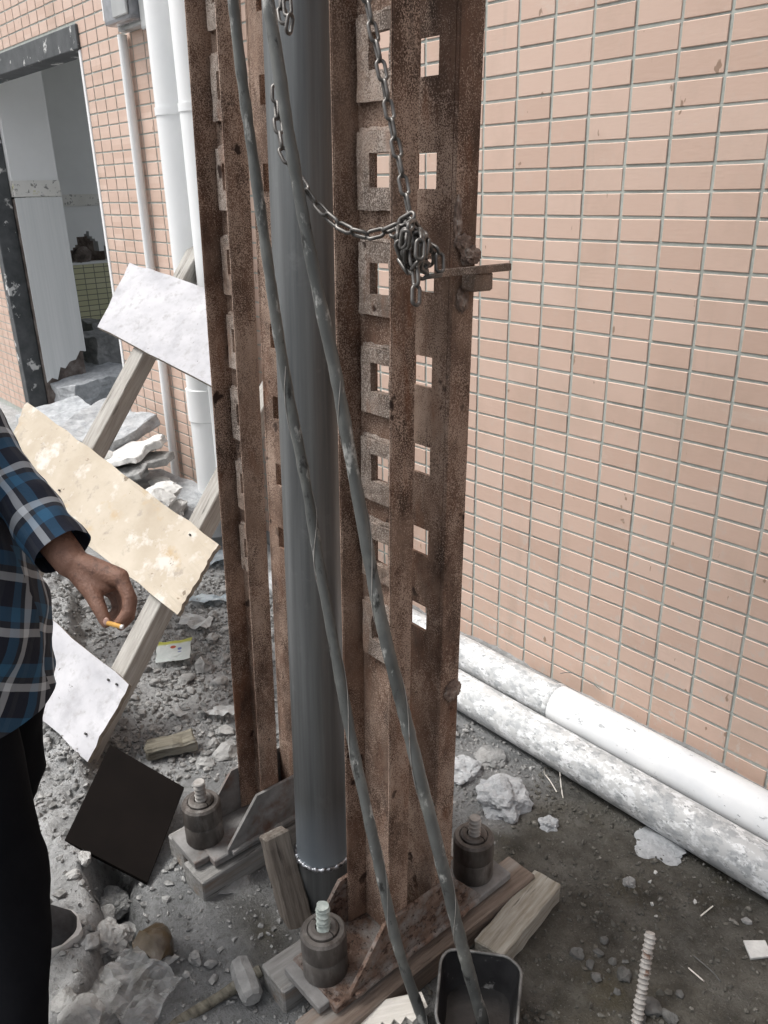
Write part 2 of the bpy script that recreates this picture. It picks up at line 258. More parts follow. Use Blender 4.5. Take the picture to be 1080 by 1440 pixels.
def plaid():
    m, nt, nd, lk, p = NT('blue_plaid_cloth')
    tc = nd.new('ShaderNodeTexCoord'); sep = nd.new('ShaderNodeSeparateXYZ')
    wob = nd.new('ShaderNodeTexNoise'); wob.inputs['Scale'].default_value = 6; lk.new(tc.outputs['UV'], wob.inputs['Vector'])
    ad = nd.new('ShaderNodeVectorMath'); ad.operation = 'MULTIPLY_ADD'; lk.new(wob.outputs['Color'], ad.inputs[0]); ad.inputs[1].default_value = (0.012, 0.012, 0); lk.new(tc.outputs['UV'], ad.inputs[2])
    lk.new(ad.outputs[0], sep.inputs[0])
    def bands(sock, stops):
        d = nd.new('ShaderNodeMath'); d.operation = 'DIVIDE'; lk.new(sock, d.inputs[0]); d.inputs[1].default_value = 0.092
        fr = nd.new('ShaderNodeMath'); fr.operation = 'FRACT'; lk.new(d.outputs[0], fr.inputs[0])
        return ramp(nd, lk, fr.outputs[0], stops, 'CONSTANT')
    na, bl, wh, gy = (0.007, 0.011, 0.024), (0.026, 0.105, 0.20), (0.52, 0.56, 0.60), (0.025, 0.03, 0.04)
    a = bands(sep.outputs['X'], [(0.0, na), (0.25, bl), (0.47, gy), (0.58, wh), (0.74, na), (0.88, gy)])
    b = bands(sep.outputs['Y'], [(0.0, na), (0.28, wh), (0.43, gy), (0.55, bl), (0.80, na)])
    c = mix(nd, lk, 0.5, a, b)
    lk.new(c, p.inputs['Base Color']); p.inputs['Roughness'].default_value = 0.9
    v = coords(nd, lk, 'World'); bump(nd, lk, p, nz(nd, lk, v, 26, 5), 0.35, 0.01)
    return m
MT['plaid'] = plaid()
def groundmat():
    m, nt, nd, lk, p = NT('dusty_building_site_soil')
    v = coords(nd, lk, 'World')
    at_ = nd.new('ShaderNodeAttribute'); at_.attribute_name = 'kindmix'
    sep = nd.new('ShaderNodeSeparateColor'); lk.new(at_.outputs['Color'], sep.inputs[0])
    n1 = nz(nd, lk, v, 9, 10, 0.68); n2 = nz(nd, lk, v, 60, 8, 0.7); n3 = nz(nd, lk, v, 240, 4, 0.7)
    dust = ramp(nd, lk, n1, [(0.3, (0.145, 0.150, 0.152)), (0.5, (0.25, 0.256, 0.258)), (0.7, (0.38, 0.386, 0.388))])
    soil = ramp(nd, lk, n1, [(0.32, (0.05, 0.046, 0.038)), (0.5, (0.105, 0.098, 0.083)), (0.68, (0.17, 0.162, 0.142))])
    slab = ramp(nd, lk, n1, [(0.3, (0.37, 0.374, 0.375)), (0.7, (0.62, 0.625, 0.625))])
    pd = ramp(nd, lk, nz(nd, lk, v, 3.3, 9, 0.72), [(0.50, 0.0), (0.66, 0.6)]); soil = mix(nd, lk, pd, soil, (0.21, 0.205, 0.19))
    c = mix(nd, lk, sep.outputs['Red'], dust, soil); c = mix(nd, lk, sep.outputs['Green'], c, slab)
    c = mix(nd, lk, ramp(nd, lk, n2, [(0.36, 0.4), (0.50, 0.0)]), c, (0.07, 0.067, 0.061))
    c = mix(nd, lk, ramp(nd, lk, n3, [(0.62, 0.0), (0.70, 0.6)]), c, (0.42, 0.42, 0.41))
    moss = ramp(nd, lk, nz(nd, lk, v, 5, 5), [(0.56, 0.0), (0.72, 0.5)])
    fm = nd.new('ShaderNodeMath'); fm.operation = 'MULTIPLY'; lk.new(moss, fm.inputs[0]); lk.new(sep.outputs['Red'], fm.inputs[1])
    c = mix(nd, lk, fm.outputs[0], c, (0.10, 0.085, 0.045))
    lk.new(c, p.inputs['Base Color']); p.inputs['Roughness'].default_value = 0.93; p.inputs['Specular IOR Level'].default_value = 0.25
    ad = nd.new('ShaderNodeMath'); ad.operation = 'MULTIPLY_ADD'; lk.new(n3, ad.inputs[0]); ad.inputs[1].default_value = 0.3; lk.new(n2, ad.inputs[2])
    bump(nd, lk, p, ad.outputs[0], 1.0, 0.016)
    return m
MT['ground'] = groundmat()
MT['grit_dark'] = mat('dark_soil_grit', [(0.3, (0.05, 0.047, 0.04)), (0.6, (0.12, 0.115, 0.10)), (0.8, (0.33, 0.32, 0.30))], 45, 0.95, 0, 0.3, 0.003, 'World', det=2)
MT['gravel'] = mat('mixed_grit', [(0.25, (0.09, 0.088, 0.083)), (0.5, (0.22, 0.22, 0.215)), (0.75, (0.40, 0.40, 0.39))], 55, 0.95, 0, 0.3, 0.003, 'World', det=2)

# ------------------------------------------------------------------ mesh helpers
def link(name, me, m, parent=None, smooth=False):
    o = bpy.data.objects.new(name, me); COL.objects.link(o)
    if m is not None and not me.materials:
        me.materials.append(MT[m] if isinstance(m, str) else m)
    if smooth:
        me.polygons.foreach_set('use_smooth', [True] * len(me.polygons))
    if parent: o.parent = parent
    return o
def from_bm(name, bm, m, parent=None, smooth=False, auto=None):
    bmesh.ops.recalc_face_normals(bm, faces=bm.faces[:])
    if auto:
        for e in bm.edges:
            if len(e.link_faces) == 2: e.smooth = e.calc_face_angle(0) < math.radians(auto)
        smooth = True
    me = bpy.data.meshes.new(name); bm.to_mesh(me); bm.free()
    return link(name, me, m, parent, smooth)
def thing(name, label, cat, loc=(0, 0, 0), rot=(0, 0, 0), group=None):
    o = bpy.data.objects.new(name, None); COL.objects.link(o); o.location = loc; o.rotation_euler = rot
    o.empty_display_size = 0.05
    return tag(o, label, cat, group)
def tag(o, label, cat, group=None):
    o['label'] = label; o['category'] = cat
    if group: o['group'] = group
    return o
def rough_up(bm, amp, scale, seed=0):
    for v in bm.verts:
        d = mnoise.noise_vector(v.co * scale + Vector((seed * 3.1, seed * 1.7, seed)))
        v.co += d * amp
def box(bm, lo, hi, bev=0.0, seg=1):
    r = bmesh.ops.create_cube(bm, size=1.0)
    vs = r['verts']; lo = Vector(lo); hi = Vector(hi)
    for v in vs:
        v.co = Vector(((lo + hi)[i] / 2 + v.co[i] * (hi - lo)[i] for i in range(3)))
    if bev:
        es = list({e for v in vs for e in v.link_edges})
        bmesh.ops.bevel(bm, geom=es, offset=bev, segments=seg, affect='EDGES', profile=0.6)
def quadprism(bm, pts, off):
    """closed prism of polygon pts (Vectors) swept by off"""
    a = [bm.verts.new(p) for p in pts]; b = [bm.verts.new(p + off) for p in pts]
    bm.faces.new(a); bm.faces.new(list(reversed(b)))
    for i in range(len(a)):
        j = (i + 1) % len(a); bm.faces.new((a[j], a[i], b[i], b[j]))
def lathe(bm, prof, n=28, c=(0, 0, 0), jitter=0.0):
    rings = []
    for (rr, z) in prof:
        rings.append([bm.verts.new((c[0] + rr * math.cos(2 * math.pi * k / n), c[1] + rr * math.sin(2 * math.pi * k / n), c[2] + z)) for k in range(n)])
    for a, b in zip(rings, rings[1:]):
        for k in range(n): bm.faces.new((a[k], a[(k + 1) % n], b[(k + 1) % n], b[k]))
    bm.faces.new(list(reversed(rings[0]))); bm.faces.new(rings[-1])
def frames(pts):
    T = [(pts[min(i + 1, len(pts) - 1)] - pts[max(i - 1, 0)]).normalized() for i in range(len(pts))]
    up = Vector((0, 0, 1)) if abs(T[0].z) < 0.9 else Vector((1, 0, 0))
    N = (up - T[0] * up.dot(T[0])).normalized(); out = []
    for t in T:
        N = (N - t * N.dot(t)).normalized(); out.append((t, N, t.cross(N)))
    return out
def tube(bm, pts, rad, n=12, closed=False, cap=True):
    if not hasattr(rad, '__len__'): rad = [rad] * len(pts)
    fr = frames(pts); rings = []
    for p, rr, (t, a, b) in zip(pts, rad, fr):
        rings.append([bm.verts.new(p + a * math.cos(2 * math.pi * k / n) * rr + b * math.sin(2 * math.pi * k / n) * rr) for k in range(n)])
    prs = list(zip(rings, rings[1:])) + ([(rings[-1], rings[0])] if closed else [])
    for A, B in prs:
        for k in range(n): bm.faces.new((A[k], A[(k + 1) % n], B[(k + 1) % n], B[k]))
    if cap and not closed: bm.faces.new(list(reversed(rings[0]))); bm.faces.new(rings[-1])
def spline(pts, per=8):
    P = [Vector(p) for p in pts]; P = [P[0] * 2 - P[1]] + P + [P[-1] * 2 - P[-2]]; out = []
    for i in range(1, len(P) - 2):
        for k in range(per):
            t = k / per; a, b, c, d = P[i - 1], P[i], P[i + 1], P[i + 2]
            out.append(0.5 * ((2 * b) + (c - a) * t + (2 * a - 5 * b + 4 * c - d) * t * t + (3 * b - 3 * c + d - a) * t ** 3))
    out.append(P[-2]); return out
def rock_bm(sx, sy, sz, seed, npt=16):
    rnd = random.Random(seed); bm = bmesh.new()
    for _ in range(npt):
        v = Vector((rnd.gauss(0, 1), rnd.gauss(0, 1), rnd.gauss(0, 1))).normalized() * rnd.uniform(0.8, 1.05)
        bm.verts.new((v.x * sx, v.y * sy, v.z * sz))
    r = bmesh.ops.convex_hull(bm, input=bm.verts[:])
    bmesh.ops.delete(bm, geom=[g for g in r['geom_interior'] if isinstance(g, bmesh.types.BMVert)], context='VERTS')
    return bm
def cells(bm, xs, zs, solid, y0, y1):
    """plate in XZ of thickness y0..y1; solid(i,j) says which grid cells are filled"""
    nx, nz_ = len(xs) - 1, len(zs) - 1; vc = {}
    def V(i, j, y):
        k = (i, j, y)
        if k not in vc: vc[k] = bm.verts.new((xs[i], y, zs[j]))
        return vc[k]
    ok = lambda i, j: 0 <= i < nx and 0 <= j < nz_ and solid(i, j)
    for i in range(nx):
        for j in range(nz_):
            if not ok(i, j): continue
            bm.faces.new((V(i, j, y0), V(i + 1, j, y0), V(i + 1, j + 1, y0), V(i, j + 1, y0)))
            bm.faces.new((V(i, j, y1), V(i, j + 1, y1), V(i + 1, j + 1, y1), V(i + 1, j, y1)))
            if not ok(i - 1, j): bm.faces.new((V(i, j, y0), V(i, j + 1, y0), V(i, j + 1, y1), V(i, j, y1)))
            if not ok(i + 1, j): bm.faces.new((V(i + 1, j, y0), V(i + 1, j, y1), V(i + 1, j + 1, y1), V(i + 1, j + 1, y0)))
            if not ok(i, j - 1): bm.faces.new((V(i, j, y0), V(i, j, y1), V(i + 1, j, y1), V(i + 1, j, y0)))
            if not ok(i, j + 1): bm.faces.new((V(i, j + 1, y0), V(i + 1, j + 1, y0), V(i + 1, j + 1, y1), V(i, j + 1, y1)))

# ------------------------------------------------------------------ ground
def vnoise(x, y, seed):
    xi = np.floor(x).astype(np.int64); yi = np.floor(y).astype(np.int64); fx = x - xi; fy = y - yi
    def h(a, b):
        n = (a * 374761393 + b * 668265263 + seed * 2147483) & 0xFFFFFFFF
        n = ((n ^ (n >> 13)) * 1274126177) & 0xFFFFFFFF
        return ((n ^ (n >> 16)) & 0xFFFF) / 65535.0
    ux = fx * fx * (3 - 2 * fx); uy = fy * fy * (3 - 2 * fy)
    return (h(xi, yi) * (1 - ux) + h(xi + 1, yi) * ux) * (1 - uy) + (h(xi, yi + 1) * (1 - ux) + h(xi + 1, yi + 1) * ux) * uy
def fbm(x, y, sc, seed, octv=5, gain=0.5):
    s = 0; a = 1; t = 0
    for o in range(octv):
        s = s + a * vnoise(x * sc * 2 ** o + 17.3 * o, y * sc * 2 ** o - 9.1 * o, seed + o); t += a; a *= gain
    return s / t - 0.5
def sstep(a, b, x): t = np.clip((x - a) / (b - a), 0, 1); return t * t * (3 - 2 * t)
def ground_h(x, y):
    x = np.asarray(x, float); y = np.asarray(y, float)
    near = np.exp(-np.maximum(0, np.hypot(x + 0.2, y + 1.0) - 3.0) / 1.5)
    h = 0.012 * fbm(x, y, 3.0, 1) + 0.012 * fbm(x, y, 14, 5, 4, 0.6)
    rub = sstep(0.25, -0.25, x) * sstep(-1.35, -1.1, y)                        # rubble strewn ground behind the frame
    h = h + rub * (0.05 * fbm(x, y, 5, 11, 5, 0.6) + 0.045 * sstep(-0.2, -1.6, x))
    e = y + 1.415 + 0.36 * (x + 0.06) + 0.10 * fbm(x, y, 7, 23, 4, 0.6)          # broken concrete slab, e<0 is slab
    slab = sstep(0.03, -0.02, e) * sstep(1.0, 0.75, x)
    lump = slab * sstep(-0.30, -0.02, e)
    h = h + slab * 0.05 + lump * (0.13 * fbm(x, y, 10, 31, 5, 0.66) + 0.012)
    trench = np.exp(-((e - 0.055) / 0.045) ** 2) * sstep(-0.12, 0.0, x) * sstep(0.75, 0.5, x)
    h = h - 0.13 * trench
    heap = np.exp(-(((x - 0.46) / 0.16) ** 2 + ((y + 1.25) / 0.10) ** 2))
    h = h + heap * (0.015 + 0.03 * fbm(x, y, 18, 41, 4, 0.6))
    h = h - 0.02 * np.exp(-((y + 0.22) / 0.1) ** 2) * sstep(-1.6, -1.2, x)
    return h * near
def axis(lo, hi, step, far):
    a = list(np.arange(lo, hi + 1e-6, step)); s = step
    out = a[:]; p = hi; s = step
    while p < far: s *= 1.35; p += s; out.append(p)
    p = lo; s = step
    while p > -far: s *= 1.35; p -= s; out.insert(0, p)
    return np.array(out)
gx = axis(-2.9, 1.75, 0.0125, 60); gy = axis(-1.95, 0.1, 0.0125, 60)
GX, GY = np.meshgrid(gx, gy, indexing='ij'); GZ = ground_h(GX, GY)
nx, ny = GX.shape
verts = np.stack([GX, GY, GZ], -1).reshape(-1, 3)
idx = np.arange(nx * ny).reshape(nx, ny)
faces = np.stack([idx[:-1, :-1], idx[1:, :-1], idx[1:, 1:], idx[:-1, 1:]], -1).reshape(-1, 4)
me = bpy.data.meshes.new('ground'); me.from_pydata(verts.tolist(), [], faces.tolist())
fx, fy = GX.ravel(), GY.ravel()
red = sstep(0.72, 0.98, fx + 0.35 * (fy + 1.0) + 0.5 * fbm(fx, fy, 4, 61)); red = np.maximum(red, 0.85 * np.exp(-(((fx - 0.5) / 0.14) ** 2 + ((fy + 1.22) / 0.07) ** 2)))
e = fy + 1.415 + 0.36 * (fx + 0.06) + 0.10 * fbm(fx, fy, 7, 23, 4, 0.6); grn = sstep(0.03, -0.02, e) * sstep(1.0, 0.75, fx) * 0.9
grn = np.maximum(grn, 0.55 * sstep(0.02, -0.22, fx + 0.6 * (fy + 1.2) + 0.25 * fbm(fx, fy, 5, 71)) * sstep(-3.0, -1.8, fx) * sstep(-3.5, -2.3, fy))
ca = me.color_attributes.new('kindmix', 'FLOAT_COLOR', 'POINT')
ca.data.foreach_set('color', np.stack([red, grn, 0 * red, 0 * red + 1], -1).ravel())
ground = link('ground', me, 'ground', smooth=True); ground['kind'] = 'structure'
def gz(x, y): return float(ground_h(x, y))

# ------------------------------------------------------------------ building: one long wall with a doorway
TW, TH = 0.119511, 0.06; Z0 = 33.5 * 0.06
WX0, WX1, WZ1 = -9.0, 5.0, 6.5
DX0, DX1, DZ1 = -4.60, -2.73, 2.385
bld = thing('building', 'pink tiled building wall with an open dark framed doorway', 'building', (0, 0, 0))
bm = bmesh.new()
xs = [WX0, DX0, DX1, WX1]; zs = [-0.3, 0.0, DZ1, WZ1]
cells(bm, xs, zs, lambda i, j: not (i == 1 and j == 1), 0.0, 0.24)
from_bm('wall', bm, 'grout', bld)
bm = bmesh.new(); G = 0.0037; tk = 0.0032
def tile_verts(cx, cz):
    a, b = TW / 2 - G, TH / 2 - G * 0.95; i = 0.0016
    return [(cx - a, -0.0015, cz - b), (cx + a, -0.0015, cz - b), (cx + a, -0.0015, cz + b), (cx - a, -0.0015, cz + b),
            (cx - a, -tk + i, cz - b), (cx + a, -tk + i, cz - b), (cx + a, -tk + i, cz + b), (cx - a, -tk + i, cz + b),
            (cx - a + i, -tk, cz - b + i), (cx + a - i, -tk, cz - b + i), (cx + a - i, -tk, cz + b - i), (cx - a + i, -tk, cz + b - i)]
TF = [(8, 9, 10, 11)] + [(4 + k, 4 + (k + 1) % 4, 8 + (k + 1) % 4, 8 + k) for k in range(4)] + [(k, (k + 1) % 4, 4 + (k + 1) % 4, 4 + k) for k in range(4)]
cand = []; rest = []
for col in range(int(WX0 / TW) - 1, int(WX1 / TW) + 1):
    cx = (col + 0.5) * TW
    if cx - TW / 2 < WX0 or cx + TW / 2 > WX1: continue
    off = -0.027 if cx < -1.75 else 0.0
    for row in range(-70, 32):
        cz = Z0 - (row + 0.5) * TH + off
        if cz > 5.9: continue
        if DX0 - 0.03 < cx < DX1 + 0.03 and cz < DZ1: continue
        x, y, d = project((cx, 0, cz))
        vis = d > 0 and 655 < x < 1100 and -15 < y < 1140
        if vis: cand.append((d, cx, cz))
        else: rest.append((cx, cz))
cand.sort(); rest += [(c[1], c[2]) for c in cand[300:]]; cand = cand[:300]
tme = bpy.data.meshes.new('tile'); tme.from_pydata(tile_verts(0, 0), [], TF); tme.materials.append(MT['tile'])
for d, cx, cz in cand:
    o = bpy.data.objects.new('tile', tme); COL.objects.link(o); o.parent = bld
    o.location = (cx + rng.normal(0, 0.0006), 0.0015 * rng.random(), cz + rng.normal(0, 0.0006)); o.rotation_euler = (rng.normal(0, 0.006), rng.normal(0, 0.005), rng.normal(0, 0.004))
vv = []; ff = []
for cx, cz in rest:
    b0 = len(vv); vv += tile_verts(cx + rng.normal(0, 0.0005), cz + rng.normal(0, 0.0004)); ff += [tuple(b0 + k for k in q) for q in TF]
me = bpy.data.meshes.new('tile_field'); me.from_pydata(vv, [], ff)
o = link('tile_field', me, 'tile', bld); o['kind'] = 'stuff'
# cement skirt below the last tile row
bm = bmesh.new(); rg_ = []
for k in range(300):
    x = -2.7 + k * 0.024; t_ = 0.100 + 0.016 * mnoise.noise(Vector((x * 4, 0, 0))) + 0.010 * mnoise.noise(Vector((x * 19, 3, 0))); d_ = 0.016 + 0.008 * mnoise.noise(Vector((x * 11, 7, 0)))
    rg_.append([bm.verts.new(q) for q in ((x, 0.0, -0.05), (x, -d_ - 0.012, -0.05), (x, -d_ - 0.006, t_ * 0.55), (x, -d_, t_ - 0.006), (x, 0.0, t_))])
for A, B in zip(rg_, rg_[1:]):
    for k in range(4): bm.faces.new((A[k], A[k + 1], B[k + 1], B[k]))
from_bm('cement_skirt', bm, 'cement', bld, smooth=True)
# door frame
bm = bmesh.new()
box(bm, (DX0 - 0.01, -0.018, DZ1 - 0.105), (DX1 + 0.012, 0.12, DZ1 + 0.004), 0.004); fr = from_bm('door_frame', bm, 'dark_frame', bld)
bm = bmesh.new(); box(bm, (DX0 - 0.01, -0.017, 0.06), (DX0 + 0.075, 0.118, DZ1 - 0.108), 0.004); from_bm('door_jamb', bm, 'dark_frame', bld)
bm = bmesh.new(); box(bm, (DX1 - 0.014, -0.009, 0.06), (DX1 + 0.012, 0.118, DZ1 - 0.108), 0.003); from_bm('door_jamb', bm, 'plaster', bld)
bm = bmesh.new(); box(bm, (DX1 - 0.022, 0.02, 0.06), (DX1 - 0.0145, 0.09, DZ1 - 0.11), 0.002); from_bm('door_jamb', bm, 'dark_frame', bld)
for pz in (2.00, 1.62):
    bm = bmesh.new(); box(bm, (DX1 - 0.045, 0.03, pz - 0.06), (DX1 - 0.0225, 0.085, pz + 0.06), 0.003)
    from_bm('hinge', bm, 'white', bld)
# room behind the doorway
XL = -4.468
bm = bmesh.new(); box(bm, (-6.4, 0.245, 2.9), (-3.4, 2.2, 3.0)); from_bm('sky_block_ceiling', bm, 'plaster', bld)  # unseen ceiling added to block sky, left short so daylight reaches the far wall
bm = bmesh.new(); box(bm, (-7.0, 0.5, -0.05), (-1.3, 3.15, 0.16)); from_bm('room_floor', bm, 'cement', bld)
# short wall running into the room beside the left jamb: plaster above, glazed tiles below, ragged broken foot over bare brick
bm = bmesh.new(); box(bm, (XL - 0.16, 0.122, 1.70), (XL, 0.44, 2.89)); from_bm('partition_plaster', bm, 'plaster', bld)
bm = bmesh.new(); box(bm, (XL - 0.16, 0.122, 1.595), (XL + 0.006, 0.445, 1.70), 0.002); from_bm('border_tile', bm, 'border', bld)
edge = [(0.122, 0.30), (0.16, 0.33), (0.20, 0.31), (0.235, 0.40), (0.27, 0.385), (0.31, 0.43), (0.36, 0.44), (0.40, 0.50), (0.446, 0.49)]
bm = bmesh.new()
poly = [Vector((XL + 0.006, y, z)) for y, z in edge] + [Vector((XL + 0.006, 0.446, 1.59)), Vector((XL + 0.006, 0.122, 1.59))]
quadprism(bm, poly, Vector((-0.016, 0, 0))); from_bm('glazed_tile_panel', bm, 'wall_tile', bld)
bm = bmesh.new(); box(bm, (XL - 0.16, 0.122, 0.05), (XL - 0.012, 0.43, 1.58)); bmesh.ops.subdivide_edges(bm, edges=bm.edges[:], cuts=12, use_grid_fill=True)
for v in bm.verts: v.co.x += 0.018 * mnoise.noise(v.co * 22) if v.co.z < 0.6 else 0
from_bm('brick_core', bm, 'brick_core', bld)
# far side wall of the room: plaster, patterned border, a knocked-out hole and a yellow-green tiled dado
XF = -6.2
def xplate(name, ys, zs, solid, m, x0, x1):
    bm = bmesh.new(); cells(bm, ys, zs, solid, 0.0, x1 - x0)
    for v in bm.verts: v.co = Vector((x0 + v.co.y, v.co.x, v.co.z))
    return from_bm(name, bm, m, bld)
hy = [0.245] + list(np.linspace(1.03, 1.48, 19)) + [3.2]; hz = [0.98] + list(np.linspace(1.0, 1.32, 15)) + [2.895]
def hsolid(i, j):
    yc, zc = (hy[i] + hy[i + 1]) / 2, (hz[j] + hz[j + 1]) / 2
    if i in (0, len(hy) - 2) or j in (0, len(hz) - 2): return True
    return zc > 1.10 + 0.17 * math.exp(-((yc - 1.27) / 0.10) ** 2) + 0.06 * mnoise.noise(Vector((yc * 14, zc * 9, 0)))
xplate('side_wall', hy, hz, hsolid, 'plaster', XF - 0.12, XF)
bm = bmesh.new(); box(bm, (XF + 0.001, 0.25, 1.50), (XF + 0.009, 3.1, 1.60)); from_bm('border_tile', bm, 'border', bld)
bm = bmesh.new(); box(bm, (XF - 0.12, 0.25, 0.46), (XF + 0.004, 3.1, 0.978)); from_bm('tiled_dado', bm, 'green_tile', bld)
bm = bmesh.new(); box(bm, (XF - 0.12, 0.25, -0.05), (XF + 0.02, 3.1, 0.458)); from_bm('cement_dado', bm, 'cement', bld)
bm = bmesh.new(); box(bm, (XF - 0.60, 0.25, 0.5), (XF - 0.5, 3.2, 2.0)); from_bm('back_lining', bm, 'brick_core', bld)
bm = rock_bm(0.06, 0.10, 0.09, 3, 40); o = from_bm('brick_heap', bm, 'brick_core', bld); o.location = (XF - 0.03, 1.22, 1.06)

# meter boxes, conduit, downpipes
mx0, mx1 = Yp(147, 45, -0.12).x, Yp(186, 42, -0.12).x; jx0, jx1 = mx1 + 0.006, Yp(213, 46, -0.085).x
mw, jw = mx1 - mx0, jx1 - jx0
t = thing('meter_box', 'grey plastic electric meter box with smoky window on the pink wall', 'meter box', (mx0, 0, 2.275))
bm = bmesh.new(); box(bm, (-0.01, -0.055, 0.0), (mw, -0.008, 0.50), 0.012, 2); from_bm('back_case', bm, 'meter', t)
bm = bmesh.new(); box(bm, (0.004, -0.12, 0.015), (mw - 0.008, -0.0555, 0.48), 0.015, 2); from_bm('window_cover', bm, 'meter_dark', t)
bm = bmesh.new(); box(bm, (mw * 0.45, -0.132, 0.03), (mw - 0.012, -0.1205, 0.22), 0.004); from_bm('seal_flap', bm, 'meter', t)
bm = bmesh.new(); box(bm, (-0.02, -0.11, 0.04), (0.0035, -0.03, 0.17), 0.003); from_bm('label_plate', bm, 'white', t)
t = thing('junction_box', 'plain grey junction box with round knockout next to the meter', 'junction box', (jx0, 0, 2.245))
bm = bmesh.new(); box(bm, (0, -0.085, 0.0), (jw, -0.008, 0.50), 0.012, 2); from_bm('case', bm, 'meter', t)
bm = bmesh.new(); lathe(bm, [(0.026, 0), (0.026, 0.003), (0.021, 0.0035), (0.020, 0.002)], 20)
o = from_bm('knockout', bm, 'meter', t); o.rotation_euler = (math.pi / 2, 0, 0); o.location = (jw * 0.7, -0.0855, 0.13)
bm = bmesh.new(); tube(bm, [Vector((-2.185, -0.03, z)) for z in (0.0, 0.7, 1.4, 2.27)], 0.022, 14)
tag(from_bm('conduit', bm, 'pvc', None, auto=40), 'thin white conduit running down the wall from the meter box', 'conduit')
for (px, R, lab) in ((-1.60, 0.080, 'wide white plastic downpipe with a coupling beside the conduit'), (-1.40, 0.080, 'wide white plastic downpipe half hidden behind the rusty column')):
    t = thing('downpipe', lab, 'pipe', (px, -0.115, 0))
    bm = bmesh.new(); lathe(bm, [(R, 0.0), (R, 6.0)], 32); from_bm('pipe', bm, 'pvc', t, auto=40)
    zc = 0.62 if px < -1.5 else 0.9
    bm = bmesh.new(); lathe(bm, [(R + 0.001, zc), (R + 0.007, zc + 0.004), (R + 0.007, zc + 0.15), (R + 0.001, zc + 0.154)], 32); from_bm('coupling', bm, 'pvc', t, auto=40)
    for bz in (1.9, 3.6):
        bm = bmesh.new(); lathe(bm, [(R + 0.001, bz), (R + 0.004, bz), (R + 0.004, bz + 0.03), (R + 0.001, bz + 0.03)], 32); from_bm('clip', bm, 'pvc', t, auto=40)

# two pipes lying along the foot of the wall
def hpipe(name, Y, Z, R, x0, x1, m, lab, coup=None):
    t = thing(name, lab, 'pipe', (x0, Y, Z))
    bm = bmesh.new()
    if coup is None:
        tube(bm, [Vector((x, 0, 0)) for x in np.linspace(0, x1 - x0, 12)], R, 36); from_bm('pipe', bm, m, t, auto=40)
    else:
        c = coup - x0
        tube(bm, [Vector((x, 0, 0)) for x in np.linspace(0, c + 0.02, 8)], R - 0.004, 36); from_bm('pipe', bm, 'pvc_dirty', t, auto=40)
        bm = bmesh.new(); tube(bm, [Vector((x, 0, 0.001)) for x in np.linspace(c, x1 - x0, 10)], R, 36); from_bm('pipe', bm, m, t, auto=40)
        bm = bmesh.new(); tube(bm, [Vector((c + x, 0, 0.001)) for x in (-0.004, 0.0, 0.012, 0.016)], [R - 0.003, R + 0.003, R + 0.003, R], 36); from_bm('coupling_lip', bm, 'pvc_dirty', t, auto=40)
    return t
hpipe('drain_pipe', -0.092, 0.082, 0.0625, -0.9, 2.6, 'pvc_splash', 'white drain pipe with a joint lying against the tiled wall', 0.44)
hpipe('drain_pipe', -0.222, 0.045, 0.060, -0.95, 2.6, 'pvc_dirty', 'grey smeared drain pipe lying on the soil, outer of the pair')

